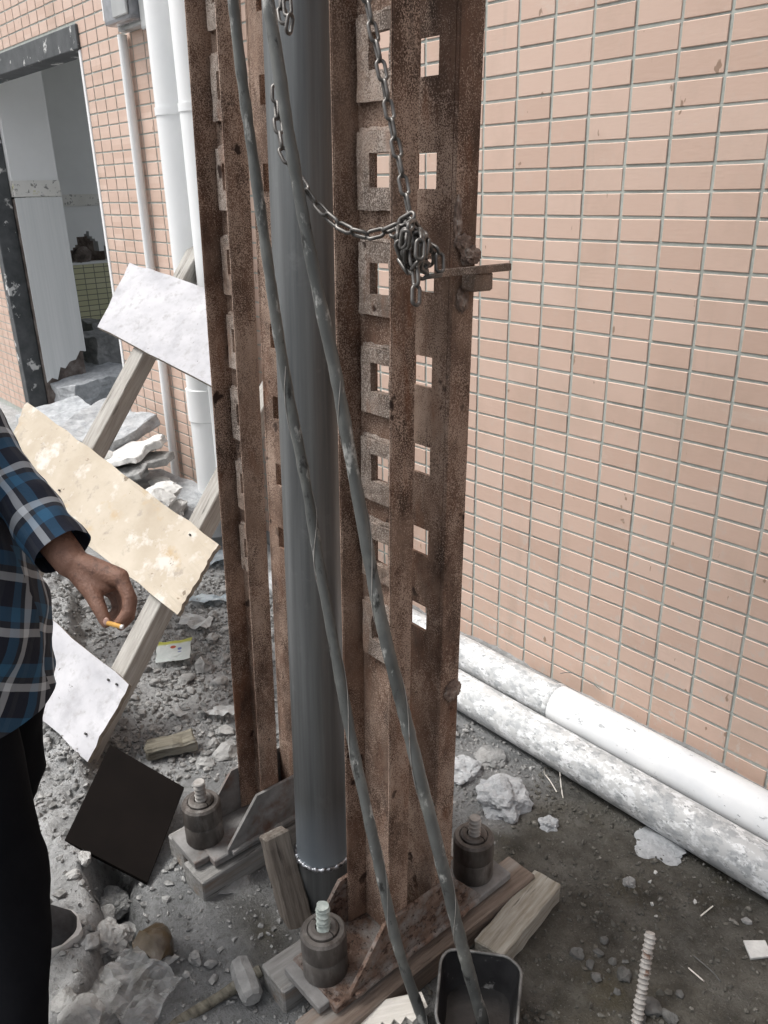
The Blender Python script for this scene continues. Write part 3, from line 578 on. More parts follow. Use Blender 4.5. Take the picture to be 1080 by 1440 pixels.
# ------------------------------------------------------------------ reaction frame: two uprights, pile between them
LEAN = (-0.0215, 0.0185, 0.0); ZT = 3.1
HOLES = [0.854 + 0.157 * k for k in range(-0, 14)]
def upright(cx, YC, w, hx0, hx1, label, dusty, lean):
    t = thing('steel_column', label, 'column', (cx, YC, 0), lean)
    X0, X1 = -w / 2, w / 2; tw = 0.006; tf = 0.0085; fl = 0.051; zb = 0.10; g = 0.0385
    ya0, ya1 = -g - tw, -g          # web A, faces the camera side
    for sgn in (-1, 1):
        bm = bmesh.new(); zs = [zb]
        for h in HOLES: zs += [h - 0.026, h + 0.026]
        zs.append(ZT); xs = [X0 + tf, X0 + hx0, X0 + hx1, X1 - tf]
        y0, y1 = (-g - tw, -g) if sgn < 0 else (g, g + tw)
        cells(bm, xs, zs, lambda i, j: not (i == 1 and j % 2 == 1), y0, y1)
        for a, b in ((X0, X0 + tf), (X1 - tf, X1)):            # flanges, tapered to the toe, pointing away from the other channel
            yb = y1 if sgn < 0 else y0; yt = yb + sgn * fl
            inner = b if a == X0 else a; out = a if a == X0 else b; th = 0.003 if a == X0 else -0.003
            pts = [Vector((out, yb, zb)), Vector((out, yt, zb)), Vector((inner - th, yt, zb)), Vector((inner + th, y0 if sgn < 0 else y1, zb)), Vector((inner, yb, zb))]
            quadprism(bm, pts, Vector((0, 0, ZT - zb)))
        bmesh.ops.bevel(bm, geom=[e for e in bm.edges if abs((e.verts[0].co - e.verts[1].co).z) > 2.5], offset=0.0016, segments=2, affect='EDGES')
        from_bm('channel', bm, 'rust', t, auto=40)
    for k, h in enumerate(HOLES):                                # welded reinforcing plates around the pin holes
        bm = bmesh.new(); rnd = random.Random(k + int(cx * 100)); dz = rnd.uniform(-0.006, 0.006)
        px0, px1 = X0 + tf + 0.012 + rnd.uniform(0, 0.006), X1 - tf - 0.004
        xs = [px0, X0 + hx0 + 0.003, X0 + hx1 - 0.002, px1]; zs = [h - 0.060 + dz, h - 0.024, h + 0.024, h + 0.050 + dz]
        cells(bm, xs, zs, lambda i, j: not (i == 1 and j == 1), -g - tw - 0.0125, -g - tw - 0.0005)
        bmesh.ops.subdivide_edges(bm, edges=bm.edges[:], cuts=2, use_grid_fill=True); rough_up(bm, 0.0016, 60, k)
        p = from_bm('pin_plate', bm, 'rust_plate', t)
        bm = bmesh.new(); pts = [Vector((x, -g - tw - 0.003, h + 0.050 + dz + 0.001)) for x in np.linspace(px0, px1, 14)]
        tube(bm, [q + Vector((0, rnd.uniform(-0.002, 0.002), rnd.uniform(-0.002, 0.002))) for q in pts], 0.005, 8); from_bm('weld_seam', bm, 'rust_plate', p)
        bm = bmesh.new(); zz = np.linspace(h - 0.062 + dz, h + 0.05 + dz, 22)
        tube(bm, [Vector((px0 - 0.001 + rnd.uniform(-0.0025, 0.0025), -g - tw - 0.004 + rnd.uniform(-0.002, 0.002), z)) for z in zz], [rnd.uniform(0.002, 0.0062) for _ in zz], 7); from_bm('weld_seam', bm, 'weld_crust', p)
    gm = 'dusty_steel' if dusty else 'rust_base'
    bm = bmesh.new(); box(bm, (X0 - 0.006, -0.235, 0.072), (X1 + 0.006, 0.225, 0.094), 0.003); bp = from_bm('base_plate', bm, gm, t)
    prof = [(-0.20, 0.094), (-0.198, 0.108), (-0.108, 0.224), (0.085, 0.222), (0.185, 0.10), (0.185, 0.094)]
    for xx in (X1 + 0.001, X0 - 0.009):
        bm = bmesh.new(); quadprism(bm, [Vector((xx, y, z)) for y, z in prof], Vector((0.008, 0, 0)))
        bmesh.ops.subdivide_edges(bm, edges=[e for e in bm.edges], cuts=3, use_grid_fill=True)
        for v in bm.verts: v.co.x += 0.0012 * mnoise.noise(v.co * 70)
        from_bm('gusset', bm, gm, t)
    bm = bmesh.new(); pts = [Vector((X1 + 0.012, y, 0.097)) for y in np.linspace(-0.19, 0.17, 30)]
    tube(bm, [q + Vector((random.uniform(-1, 1) * 0.002, 0, random.uniform(-1, 1) * 0.002)) for q in pts], 0.007, 8); from_bm('weld_seam', bm, gm, bp)
    return t
rcol = upright(0.7305, -1.018, 0.139, 0.047, 0.097, 'speckled rusty channel column with the chain hung on it, beside the grey pile', False, (-0.0161, 0.0139, 0))
lcol = upright(0.245, -1.005, 0.111, 0.040, 0.084, 'dark rusty channel column between the grey pile and the leaning boards', True, (-0.0227, 0.0195, 0))
# lug with flat bar welded to the right hand column
bm = bmesh.new(); box(bm, (0.104, -0.03, 1.492), (0.113, 0.128, 1.503), 0.001); rough_up(bm, 0.001, 30); o = from_bm('lug_bar', bm, 'rust_plate', rcol)
bm = bmesh.new(); box(bm, (0.0745, 0.05, 1.462), (0.1035, 0.096, 1.493), 0.004); rough_up(bm, 0.005, 40); from_bm('lug_block', bm, 'rust_plate', rcol)
def crust(sx, sy, sz, seed, loc):
    bm = bmesh.new(); bmesh.ops.create_icosphere(bm, subdivisions=4, radius=1.0)
    for v in bm.verts:
        k = 1 + 0.45 * mnoise.noise(v.co * 2.2 + Vector((seed, 0, 0))) + 0.3 * mnoise.noise(v.co * 6 + Vector((0, seed, 0)))
        v.co = Vector((v.co.x * sx * k, v.co.y * sy * k, v.co.z * sz * k))
    o = from_bm('weld_lump', bm, 'weld_crust', rcol); o.location = loc
crust(0.009, 0.020, 0.014, 1, (0.074, 0.072, 1.515)); crust(0.007, 0.016, 0.012, 2, (0.073, 0.055, 1.535)); crust(0.006, 0.02, 0.02, 3, (0.073, 0.07, 0.705)); crust(0.006, 0.012, 0.02, 4, (0.072, 0.06, 1.448)); crust(0.004, 0.008, 0.03, 5, (0.071, 0.045, 1.57)); crust(0.004, 0.012, 0.012, 6, (0.071, -0.06, 0.74))

# pile
pile = thing('steel_pile', 'smooth blue grey round steel pile with a shiny weld ring near its foot', 'pile', (0.487, -1.046, 0), LEAN)
bm = bmesh.new(); R = 0.0625; zs = [0.142] + list(np.linspace(0.2, ZT, 20))
tube(bm, [Vector((0, 0, z)) for z in zs], R, 56); from_bm('upper_pipe', bm, 'pile', pile, auto=40)
bm = bmesh.new(); tube(bm, [Vector((0, 0, z)) for z in (-0.10, 0.02, 0.134)], R, 56); from_bm('lower_pipe', bm, 'pile', pile, auto=40)
bm = bmesh.new(); n = 110
pts = [Vector(((R + 0.0015) * math.cos(2 * math.pi * k / n), (R + 0.0015) * math.sin(2 * math.pi * k / n), 0.138 + 0.0012 * math.sin(k * 2.1))) for k in range(n)]
tube(bm, pts, [0.0050 + 0.0017 * math.sin(k * 1.35) for k in range(n)], 8, closed=True); from_bm('weld_bead', bm, 'weld', pile, smooth=True)

# anchor bolts with stacked nuts
def rib_bar(bm, p0, p1, R, rib=0.0022, pitch=0.012, n=12):
    L = (p1 - p0).length; k = max(8, int(L / (pitch / 4)))
    pts = [p0.lerp(p1, i / k) for i in range(k + 1)]
    tube(bm, pts, [R + (rib if i % 4 in (0,) else 0) for i in range(k + 1)], n)
    for i in range(k): pass
def anchor(x, y, lab, tall, m, tint, ztop=0.0, half=True):
    t = thing('anchor_nut', lab, 'anchor bolt', (x, y, 0.0955))
    R = 0.047
    bm = bmesh.new(); lathe(bm, [(R - 0.002, 0.0), (R, 0.003), (R, 0.052), (R - 0.002, 0.055)], 36); from_bm('lower_nut', bm, 'nut', t, auto=35)
    bm = bmesh.new(); lathe(bm, [(R - 0.001, 0.0565), (R + 0.0005, 0.059), (R + 0.0005, 0.107), (R - 0.004, 0.113), (R - 0.013, 0.1135), (R - 0.014, 0.109)], 36); un = from_bm('upper_nut', bm, 'nut', t, auto=35)
    for a in (0.12, math.pi + 0.12):                            # split wedge collar on top
        bm = bmesh.new(); prof = [(0.0165, 0.108), (0.031, 0.1095), (0.031, 0.117), (0.026, 0.121), (0.0165, 0.120)]
        rings = []
        for i in range(15):
            an = a + 0.05 + (math.pi - 0.10) * i / 14
            rings.append([bm.verts.new((rr * math.cos(an), rr * math.sin(an), z)) for rr, z in prof])
        for A, B in zip(rings, rings[1:]):
            for q in range(5): bm.faces.new((A[q], A[(q + 1) % 5], B[(q + 1) % 5], B[q]))
        bm.faces.new(rings[0]); bm.faces.new(list(reversed(rings[-1])))
        from_bm('wedge_collar', bm, 'nut', un, auto=35)
    bm = bmesh.new(); rib_bar(bm, Vector((0, 0, -0.06)), Vector((0.002, 0.001, 0.115 + tall)), 0.0128)
    if tint: rough_up(bm, 0.003, 60)
    from_bm('threaded_bar', bm, m, t, auto=50)
    bm = bmesh.new(); box(bm, (-0.062, -0.064, -0.020), (0.062, 0.066, -0.001), 0.002); w = from_bm('washer_plate', bm, 'dusty_steel', t)
    return t
def washer_z(o, dz=0): o.location.z += dz
anchor(0.722, -1.213, 'stacked anchor nut with a pale green crusted bolt, in front of the pile', 0.062, 'rebar_green', True)
anchor(0.750, -0.795, 'dark brown stacked anchor nut beside the pale mortar lump', 0.050, 'rebar', False)
anchor(0.217, -1.213, 'grey stacked anchor nut with a clean ribbed bolt, next to the black panel', 0.058, 'rebar', False)
anchor(0.245, -0.800, 'stacked anchor nut behind the left column foot', 0.05, 'rebar', False)

def plank(name, lab, cat, lo, hi, m, loc=(0, 0, 0), rot=(0, 0, 0), bev=0.004, amp=0.0018, cuts=8, group=None, seed=0):
    bm = bmesh.new(); box(bm, lo, hi, bev)
    bmesh.ops.subdivide_edges(bm, edges=bm.edges[:], cuts=cuts, use_grid_fill=True); rough_up(bm, amp, 28, seed)
    o = from_bm(name, bm, m); o.location = loc; o.rotation_euler = rot
    return tag(o, lab, cat, group)
plank('timber_plank', 'long rust stained plank under the outer edge of the speckled column', 'plank', (-0.042, -0.32, 0.001), (0.042, 0.33, 0.069), 'plank_rust', (0.797, -1.0, 0), (0, 0, 0.0), seed=1)
plank('timber_plank', 'short dusty plank end poking out under the green crusted bolt', 'plank', (-0.044, -0.30, 0.001), (0.044, 0.30, 0.069), 'plank_dusty', (0.655, -1.0, 0), (0, 0, -0.03), seed=2)
plank('timber_plank', 'grey cement dusted plank under the left column beside the pile', 'plank', (-0.046, -0.29, 0.001), (0.046, 0.30, 0.069), 'plank_dusty', (0.268, -0.995, 0), (0, 0, 0.03), seed=3)
plank('timber_plank', 'grey plank end next to the black panel under the left column', 'plank', (-0.042, -0.27, 0.001), (0.042, 0.30, 0.069), 'plank_dusty', (0.160, -1.0, 0), (0, 0, 0.0), seed=4)
plank('wood_offcut', 'pale timber offcut with a dark diamond stain lying beside the stained plank', 'offcut', (-0.036, -0.13, 0.0), (0.036, 0.13, 0.055), 'offcut', (0.876, -0.772, 0.003), (0, 0, 0.15), bev=0.003, amp=0.003, seed=5)
bl = plank('wood_block', 'short brown timber block leaning against the foot of the pile', 'block', (-0.031, -0.026, -0.115), (0.031, 0.026, 0.115), 'block_wood', (0.462, -1.135, 0.088), (0, 0, 0), bev=0.004, amp=0.003, seed=6)
bl.rotation_euler = (Vector((-0.35, 0.05, 0.72)).to_track_quat('Z', 'Y')).to_euler()
# splintered offcut
bm = bmesh.new(); pts = []
for k in range(9): pts.append((-0.022 + 0.0055 * k, 0.075 + (0.012 if k % 2 else -0.006) * (k / 4)))
poly = [Vector((-0.026, -0.11, 0)), Vector((0.026, -0.11, 0)), Vector((0.024, -0.04, 0))] + [Vector((0.024 + (0.008 if k % 2 else -0.006), -0.035 + k * 0.012, 0)) for k in range(8)] + [Vector((0.008, 0.085, 0)), Vector((-0.024, 0.078, 0))]
quadprism(bm, poly, Vector((0, 0, 0.024))); o = from_bm('splintered_board', bm, 'splinter')
o.location = Zp(545, 1432, 0.035); o.rotation_euler = (0.12, 0.1, -0.02 - 0.55); tag(o, 'broken white board with a splintered edge by the foot of the hoses', 'board')

# ------------------------------------------------------------------ hoses
def hose(lab, pts, r0, r1, ks):
    P = spline([at(*p) for p in pts], 26); n = len(P)
    P = [p + Vector((mnoise.noise(p * 4 + Vector((ks, 0, 0))), mnoise.noise(p * 4 + Vector((0, ks, 0))), 0)) * 0.002 for p in P]
    t = thing('hydraulic_hose', lab, 'hose', P[-1])
    bm = bmesh.new(); tube(bm, [p - P[-1] for p in P], [r0 + (r1 - r0) * i / n + 0.0012 * mnoise.noise(p * 38) + 0.0006 * mnoise.noise(p * 110) for i, p in enumerate(P)], 14)
    from_bm('hose', bm, 'hose', t, auto=60)
    fr = frames(P); bm = bmesh.new(); q = []; a = 0.0
    for i in range(int(n * 0.36), n):
        t_, u_, v_ = fr[i]; a += 0.17 + 0.1 * mnoise.noise(P[i] * 6); rr = r0 + (r1 - r0) * i / n + 0.0008
        q.append(P[i] - P[-1] + u_ * math.cos(a) * rr + v_ * math.sin(a) * rr)
    tube(bm, q, 0.0007, 6); from_bm('binding_wire', bm, 'rebar', t, auto=60)
    return t
hose('thinner grey hose slanting across the left column and the pile', [(320, -80, 1.06), (328, 0, 1.09), (347, 160, 1.15), (375, 360, 1.22), (400, 520, 1.29), (430, 680, 1.36), (456, 830, 1.42), (487, 1000, 1.46), (525, 1180, 1.50), (560, 1330, 1.59), (597, 1440, 1.655), (606, 1462, 1.675)], 0.0072, 0.0112, 1.0)
hose('thicker grey hose slanting across the pile and the speckled column into the tub', [(368, -80, 1.03), (378, 0, 1.05), (408, 200, 1.11), (445, 400, 1.18), (475, 540, 1.24), (500, 680, 1.30), (535, 860, 1.36), (570, 1010, 1.42), (610, 1170, 1.48), (645, 1310, 1.56), (680, 1440, 1.665), (690, 1470, 1.685)], 0.0078, 0.0132, 4.0)

# ------------------------------------------------------------------ chain
def link_mesh(L=0.0305, Wd=0.0165, r=0.0027):
    bm = bmesh.new(); a = (L - Wd) / 2; rr = Wd / 2 - r; pts = []
    for k in range(9): t = -math.pi / 2 + math.pi * k / 8; pts.append(Vector((a + rr * math.cos(t), rr * math.sin(t), 0)))
    for k in range(9): t = math.pi / 2 + math.pi * k / 8; pts.append(Vector((-a + rr * math.cos(t), rr * math.sin(t), 0)))
    n = 8; rings = []
    for i, p in enumerate(pts):
        t = (pts[(i + 1) % 18] - pts[i - 1]).normalized(); N = Vector((0, 0, 1)); B = t.cross(N)
        rings.append([bm.verts.new(p + N * math.cos(2 * math.pi * k / n) * r + B * math.sin(2 * math.pi * k / n) * r) for k in range(n)])
    for i in range(18):
        A, B = rings[i], rings[(i + 1) % 18]
        for k in range(n): bm.faces.new((A[k], A[(k + 1) % n], B[(k + 1) % n], B[k]))
    bmesh.ops.recalc_face_normals(bm, faces=bm.faces[:]); m = bpy.data.meshes.new('link'); bm.to_mesh(m); bm.free()
    m.materials.append(MT['black_steel']); m.polygons.foreach_set('use_smooth', [True] * len(m.polygons)); return m
LM = link_mesh(); PITCH = 0.0247
def chain_run(t, pts, phase=0.0):
    P = spline(pts, 24); acc = 0.0; nxt = PITCH / 2; k = 0
    for a, b in zip(P, P[1:]):
        d = (b - a).length
        while acc + d >= nxt:
            c = a.lerp(b, (nxt - acc) / d); T = (b - a).normalized()
            N = Vector(FW); N = (N - T * N.dot(T)).normalized(); B = T.cross(N)
            an = phase + (0.35 if k % 2 else 1.92) + random.uniform(-0.2, 0.2); Y = B * math.cos(an) + N * math.sin(an); Zv = T.cross(Y)
            o = bpy.data.objects.new('link', LM); COL.objects.link(o); o.parent = t
            o.matrix_local = Matrix(((T.x, Y.x, Zv.x, c.x - t.location.x), (T.y, Y.y, Zv.y, c.y - t.location.y), (T.z, Y.z, Zv.z, c.z - t.location.z), (0, 0, 0, 1)))
            nxt += PITCH; k += 1
        acc += d
chain = thing('chain', 'dark steel hoist chain looped past the pile and knotted on the speckled column', 'chain', at(580, 350, 1.10))
chain_run(chain, [at(510, -60, 1.04), at(516, 0, 1.06), at(537, 100, 1.07), at(552, 180, 1.08), at(566, 250, 1.085), at(578, 312, 1.09)])
chain_run(chain, [at(388, 95, 1.17), at(389, 150, 1.17), at(394, 195, 1.16), at(400, 217, 1.155), at(418, 248, 1.15), at(448, 290, 1.14), at(478, 317, 1.125), at(515, 330, 1.11), at(548, 322, 1.095), at(572, 308, 1.08)])
chain_run(chain, [at(395, -60, 1.17), at(394, -10, 1.17), at(399, 30, 1.165), at(407, 34, 1.16), at(404, 5, 1.16), at(402, -60, 1.16)])
chain_run(chain, [at(577, 325, 1.07), at(582, 360, 1.065), at(585, 395, 1.065), at(585, 420, 1.065)])
rnd = random.Random(11)
loops = []
for q in range(5):
    cx, cy = 580 + rnd.uniform(-6, 8), 346 + rnd.uniform(-8, 8); a0 = rnd.uniform(0, 6); pts = []
    for k in range(9):
        a = a0 + k * 0.8; pts.append(at(cx + (14 + 4 * q) * math.cos(a) * 0.75, cy + 30 * math.sin(a + 0.3 * q), 1.085 + 0.022 * math.sin(a * 1.7 + q) + 0.012 * q - 0.02))
    chain_run(chain, pts, q * 0.6)
chain_run(chain, [at(600, 345, 1.12), at(612, 352, 1.11), at(618, 362, 1.11), at(616, 385, 1.11), at(600, 388, 1.10), at(585, 382, 1.09), at(570, 378, 1.09), at(560, 360, 1.10)])
chain_run(chain, [at(563, 350, 1.09), at(575, 334, 1.07), at(590, 330, 1.07), at(600, 345, 1.075), at(592, 372, 1.07)])

# ------------------------------------------------------------------ leaning formwork: two timbers with three boards
A0 = at(100, 668, 3.00); B0, B1 = at(90, 1088, 2.40), at(303, 680, 2.78); A1 = PL(282, 330, B0, (B1 - B0).cross(A0 - B0).normalized())
e1 = ((A1 - A0).normalized() + (B1 - B0).normalized()).normalized()
nn = e1.cross((at(285, 740, 2.74) - at(120, 640, 3.02)).normalized()).normalized()
if nn.dot(Vector(FW)) > 0: nn = -nn
e2 = nn.cross(e1)
if e2.dot(Vector(RT)) < 0: e2 = -e2
BO = at(180, 800, 2.62)
fw_ = thing('formwork_panel', 'leaning formwork of two timbers with three cement stained boards', 'formwork', (B0.x, B0.y, 0))
FO = fw_.location.copy()
def beam(p0, p1, w, dpt):
    d = (p1 - p0).normalized(); bm = bmesh.new(); L = (p1 - p0).length
    o = bpy.data.objects
    box(bm, (-w / 2, -dpt, 0), (w / 2, 0, L), 0.003); bmesh.ops.subdivide_edges(bm, edges=bm.edges[:], cuts=6, use_grid_fill=True); rough_up(bm, 0.0025, 12)
    ob = from_bm('timber', bm, 'timber', fw_); x = e2 - d * e2.dot(d); x.normalize(); y = d.cross(x)
    if y.dot(nn) < 0: y = -y; x = y.cross(d)
    p = p0 - FO
    ob.matrix_local = Matrix(((x.x, y.x, d.x, p.x), (x.y, y.y, d.y, p.y), (x.z, y.z, d.z, p.z), (0, 0, 0, 1))); return ob
def extend(p0, p1, zmin, ymax):
    d = (p1 - p0).normalized(); q1 = p0 + d * ((ymax - p0.y) / d.y); q0 = p0 + d * ((zmin - p0.z) / d.z); return q0, q1
a0, a1 = extend(A0, A1, 0.05, -0.03); b0, b1 = extend(B0, B1, 0.05, -0.03)
beam(a0, a1, 0.062, 0.082); beam(b0, b1, 0.058, 0.088)
pn = nn; po = (A0 + B1) / 2
po = B0 + nn * 0.002
# plane through both timbers' front faces
po_n = (B1 - B0).cross(A0 - B0).normalized()
if po_n.dot(nn) < 0: po_n = -po_n
def board(corners, m, lab, ragged=0.0, cuts=10, seed=0, th=0.017, lift=0.006):
    P = [PL(x, y, B0 + po_n * lift, po_n) - FO for x, y in corners]
    bm = bmesh.new(); N = cuts
    grid = [[P[0].lerp(P[1], i / N).lerp(P[3].lerp(P[2], i / N), j / N) for j in range(N + 1)] for i in range(N + 1)]
    rr = random.Random(seed); bend = lambda i, j: 0.006 * math.sin(i / N * 3.1) * math.sin(j / N * 2 + seed)
    F = [[bm.verts.new(grid[i][j] + po_n * (th + bend(i, j)) + (Vector([rr.uniform(-1, 1) * ragged * 1.3 for _ in range(3)]) if i in (0, N) or j in (0, N) else Vector())) for j in range(N + 1)] for i in range(N + 1)]
    K = [[bm.verts.new(F[i][j].co - po_n * th) for j in range(N + 1)] for i in range(N + 1)]
    for i in range(N):
        for j in range(N):
            bm.faces.new((F[i][j], F[i + 1][j], F[i + 1][j + 1], F[i][j + 1])); bm.faces.new((K[i][j], K[i][j + 1], K[i + 1][j + 1], K[i + 1][j]))
    ring = [(i, 0) for i in range(N)] + [(N, j) for j in range(N)] + [(i, N) for i in range(N, 0, -1)] + [(0, j) for j in range(N, 0, -1)]
    side = []
    for (i, j), (k, l) in zip(ring, ring[1:] + ring[:1]): side.append(bm.faces.new((F[i][j], K[i][j], K[k][l], F[k][l])))
    for s_ in side: s_.material_index = 1
    o = from_bm('board', bm, m, fw_); o.data.materials.append(MT['ply_edge']); o['label'] = lab
    nr = random.Random(seed + 50)
    for (q0, q1) in ((a0, a1), (b0, b1)):                         # nail heads where the board crosses the timbers
        for _ in range(14):
            t_ = nr.random(); pt = q0.lerp(q1, t_); x_, y_, d_ = project(pt + e2 * nr.uniform(-0.02, 0.02))
            inside = True
            for (ax, ay), (bx, by) in zip(corners, corners[1:] + corners[:1]):
                if (bx - ax) * (y_ - ay) - (by - ay) * (x_ - ax) < 12 * math.hypot(bx - ax, by - ay): inside = False
            if not inside: continue
            c_ = PL(x_, y_, B0 + po_n * (lift + th + 0.007), po_n) - FO
            bmn = bmesh.new(); lathe(bmn, [(0.0035, -0.012), (0.0035, 0.0), (0.0025, 0.0012)], 8); no = from_bm('nail', bmn, 'rock_dark', o)
            no.matrix_local = Matrix.Translation(c_) @ po_n.to_track_quat('Z', 'Y').to_matrix().to_4x4()
    return o
board([(185, 374), (335, 424), (335, 566), (141, 463)], 'ply_white', 'grey white cement dusted board, uppermost', 0.002, seed=1)
board([(40, 568), (311, 768), (253, 866), (0, 672)], 'ply_yellow', 'raw yellowish plywood board, middle', 0.003, 16, seed=2)
board([(0, 812), (187, 965), (127, 1072), (0, 957)], 'ply_white', 'white lime dusted board, lowest', 0.003, seed=3)
board([(262, 236), (340, 262), (340, 310), (250, 277)], 'ply_yellow', 'small board corner showing behind the column', 0.002, seed=4)
# black film faced panel lying on the rubble
bm = bmesh.new()
c4 = [at(91, 1181, 2.07), at(155, 1047, 2.30), at(259, 1107, 2.255)]
c4.append(PL(207, 1241, c4[0], (c4[1] - c4[0]).cross(c4[2] - c4[0]).normalized()))
nrm = (c4[1] - c4[0]).cross(c4[3] - c4[0]).normalized()
if nrm.z < 0: nrm = -nrm
quadprism(bm, c4, nrm * -0.014)
o = from_bm('black_panel', bm, 'film'); tag(o, 'square black film faced panel lying on rubble by the left anchor nut', 'panel')

# ------------------------------------------------------------------ loose things on the ground
def sheet(name, lab, cat, c, w, h, m, rotz, amp=0.012, seed=0, lift=0.012, tilt=(0, 0), cuts=8, cut=None, group=None):
    bm = bmesh.new(); N = cuts
    V = [[None] * (N + 1) for _ in range(N + 1)]; rr = random.Random(seed)
    for i in range(N + 1):
        for j in range(N + 1):
            x, y = (i / N - 0.5) * w, (j / N - 0.5) * h
            x += 0.12 * w * mnoise.noise(Vector((x * 20, y * 20, seed))); y += 0.12 * h * mnoise.noise(Vector((x * 20, y * 20, seed + 9)))
            z = amp * (mnoise.noise(Vector((x * 28, y * 28, seed * 2.3))) + 0.5 * mnoise.noise(Vector((x * 70, y * 70, seed))))
            V[i][j] = bm.verts.new((x, y, z))
    for i in range(N):
        for j in range(N):
            if cut and cut(i / N, j / N): continue
            bm.faces.new((V[i][j], V[i + 1][j], V[i + 1][j + 1], V[i][j + 1]))
    g = bmesh.ops.solidify(bm, geom=bm.faces[:], thickness=0.0008)
    o = from_bm(name, bm, m); o.location = (c.x, c.y, gz(c.x, c.y) + lift); o.rotation_euler = (tilt[0], tilt[1], rotz)
    return tag(o, lab, cat, group)
sheet('snack_packet', 'small printed white packet with a red dot lying on the rubble', 'packet', Zp(245, 917, 0.05), 0.125, 0.095, 'packet', 0.95, 0.004, 3, 0.045, (0.35, -0.1), 10)
sheet('plastic_scrap', 'crumpled white plastic scrap on rubble above the printed packet', 'scrap', Zp(275, 880, 0.03), 0.13, 0.08, 'paper', 0.5, 0.02, 4, 0.035)
sheet('plastic_scrap', 'pale blue plastic scrap on rubble beside the dark column', 'scrap', Zp(300, 850, 0.03), 0.20, 0.07, 'blue_sheet', 0.8, 0.02, 5, 0.035)
sheet('plastic_scrap', 'torn white wrapper on dusty ground below the printed packet', 'scrap', Zp(307, 1003, 0.02), 0.12, 0.05, 'paper', 0.9, 0.022, 6, 0.03, cut=lambda u, v: u < 0.35 and v > 0.5)
sheet('plastic_scrap', 'white rag heap behind the hand and the middle board', 'scrap', Zp(75, 825, 0.02), 0.22, 0.12, 'paper', 0.4, 0.03, 7, 0.05)
sheet('plastic_scrap', 'white sheet edge on the ground at the foot of the middle board', 'scrap', Zp(310, 795, 0.02), 0.30, 0.12, 'blue_sheet', 0.9, 0.03, 9, 0.04)
sheet('paper_scrap', 'curled white paper scrap near the left bolt tip', 'scrap', Zp(252, 1003, 0.02), 0.06, 0.03, 'paper', 0.2, 0.015, 12, 0.02)
t = sheet('plastic_bag', 'clear crumpled plastic bag in the broken hole beside the slab', 'bag', Zp(192, 1402, 0.02), 0.15, 0.13, 'bag', 0.5, 0.03, 8, 0.075, (0.1, 0.25), 14)
# flat bar, cement stone, brick
h0, h1 = Zp(336, 1350, 0.04), Zp(356, 1404, 0.04); hc = (h0 + h1) / 2; hc.z = gz(hc.x, hc.y) + 0.03; ax = (h1 - h0); ax.z = 0; Lh = ax.length; ax.normalize()
t = thing('sledge_hammer', 'dusty sledge hammer with a dark wooden handle lying by the dusty plank end', 'hammer', hc)
bm = bmesh.new(); lathe(bm, [(0.016, -Lh / 2), (0.024, -Lh / 2 + 0.008), (0.026, -0.012), (0.0275, 0.0), (0.026, 0.012), (0.024, Lh / 2 - 0.008), (0.017, Lh / 2)], 8); rough_up(bm, 0.002, 40)
o = from_bm('head', bm, 'rock', t); o.rotation_euler = ax.to_track_quat('Z', 'Y').to_euler()
g0_ = Zp(160, 1455, 0.03); g0_.z = gz(g0_.x, g0_.y) + 0.045; hd_ = (g0_ - hc); bm = bmesh.new()
tube(bm, [hd_.normalized() * -0.036 + hd_ * k for k in np.linspace(0, 1, 14)], [0.0125 + 0.0015 * math.sin(k) for k in range(14)], 12); rough_up(bm, 0.0012, 30); from_bm('handle', bm, 'dirty_wood', t, auto=50)
plank('timber_block', 'dirty broken timber block lying behind the black panel', 'block', (-0.075, -0.03, 0), (0.075, 0.03, 0.045), 'dirty_wood', (-0.245, -1.075, 0.02), (0.1, -0.05, 1.15), bev=0.006, amp=0.009, seed=8)
# mortar lumps
def lump(px, py, s, sz, m, lab, seed, cat='mortar'):
    c = Zp(px, py, 0.0); bm = bmesh.new(); bmesh.ops.create_icosphere(bm, subdivisions=4, radius=1)
    for v in bm.verts:
        k = 1 + 0.35 * mnoise.noise(v.co * 1.6 + Vector((seed, 0, 0))) + 0.16 * mnoise.noise(v.co * 5 + Vector((0, seed, 0))) + 0.06 * mnoise.noise(v.co * 14)
        v.co = Vector((v.co.x * s * k, v.co.y * s * k, max(-0.3, v.co.z) * sz * k))
    o = from_bm('mortar_lump', bm, m); o.location = (c.x, c.y, gz(c.x, c.y)); o.rotation_euler.z = seed
    return tag(o, lab, cat)
lump(707, 1128, 0.075, 0.055, 'mortar', 'big pale crusty mortar lump beside the dark brown anchor nut', 1.0)
lump(772, 1160, 0.026, 0.022, 'mortar', 'small pale mortar lump next to the big crusty one', 2.0)
lump(650, 1085, 0.06, 0.03, 'mortar', 'flat broken mortar crust behind the speckled column foot', 3.0)
lump(690, 1065, 0.05, 0.018, 'cement', 'thin mortar smear below the pipes behind the speckled column', 4.4)
lump(925, 1190, 0.07, 0.012, 'mortar', 'thin pale mortar splash beside the outer drain pipe', 5.2)
def mass(px, py, s_, sz_, seed, lab):
    o_ = lump(px, py, s_, sz_, 'slab_rock', lab, seed, 'concrete'); o_.name = 'concrete_mass'
    for v in o_.data.vertices: v.co += mnoise.noise_vector(v.co * 30 + Vector((seed, 0, 0))) * 0.005 + mnoise.noise_vector(v.co * 90) * 0.003
mass(147, 1322, 0.055, 0.036, 8.0, 'largest rough pale concrete mass of the broken slab beside the shoe')
mass(146, 1238, 0.048, 0.034, 9.0, 'rough concrete mass at the slab edge below the black panel')
mass(128, 1424, 0.060, 0.036, 10.0, 'rough concrete mass next to the clear plastic bag')
lump(885, 1242, 0.016, 0.016, 'rock', 'round grey mortar ball alone on the dark soil', 6.0)
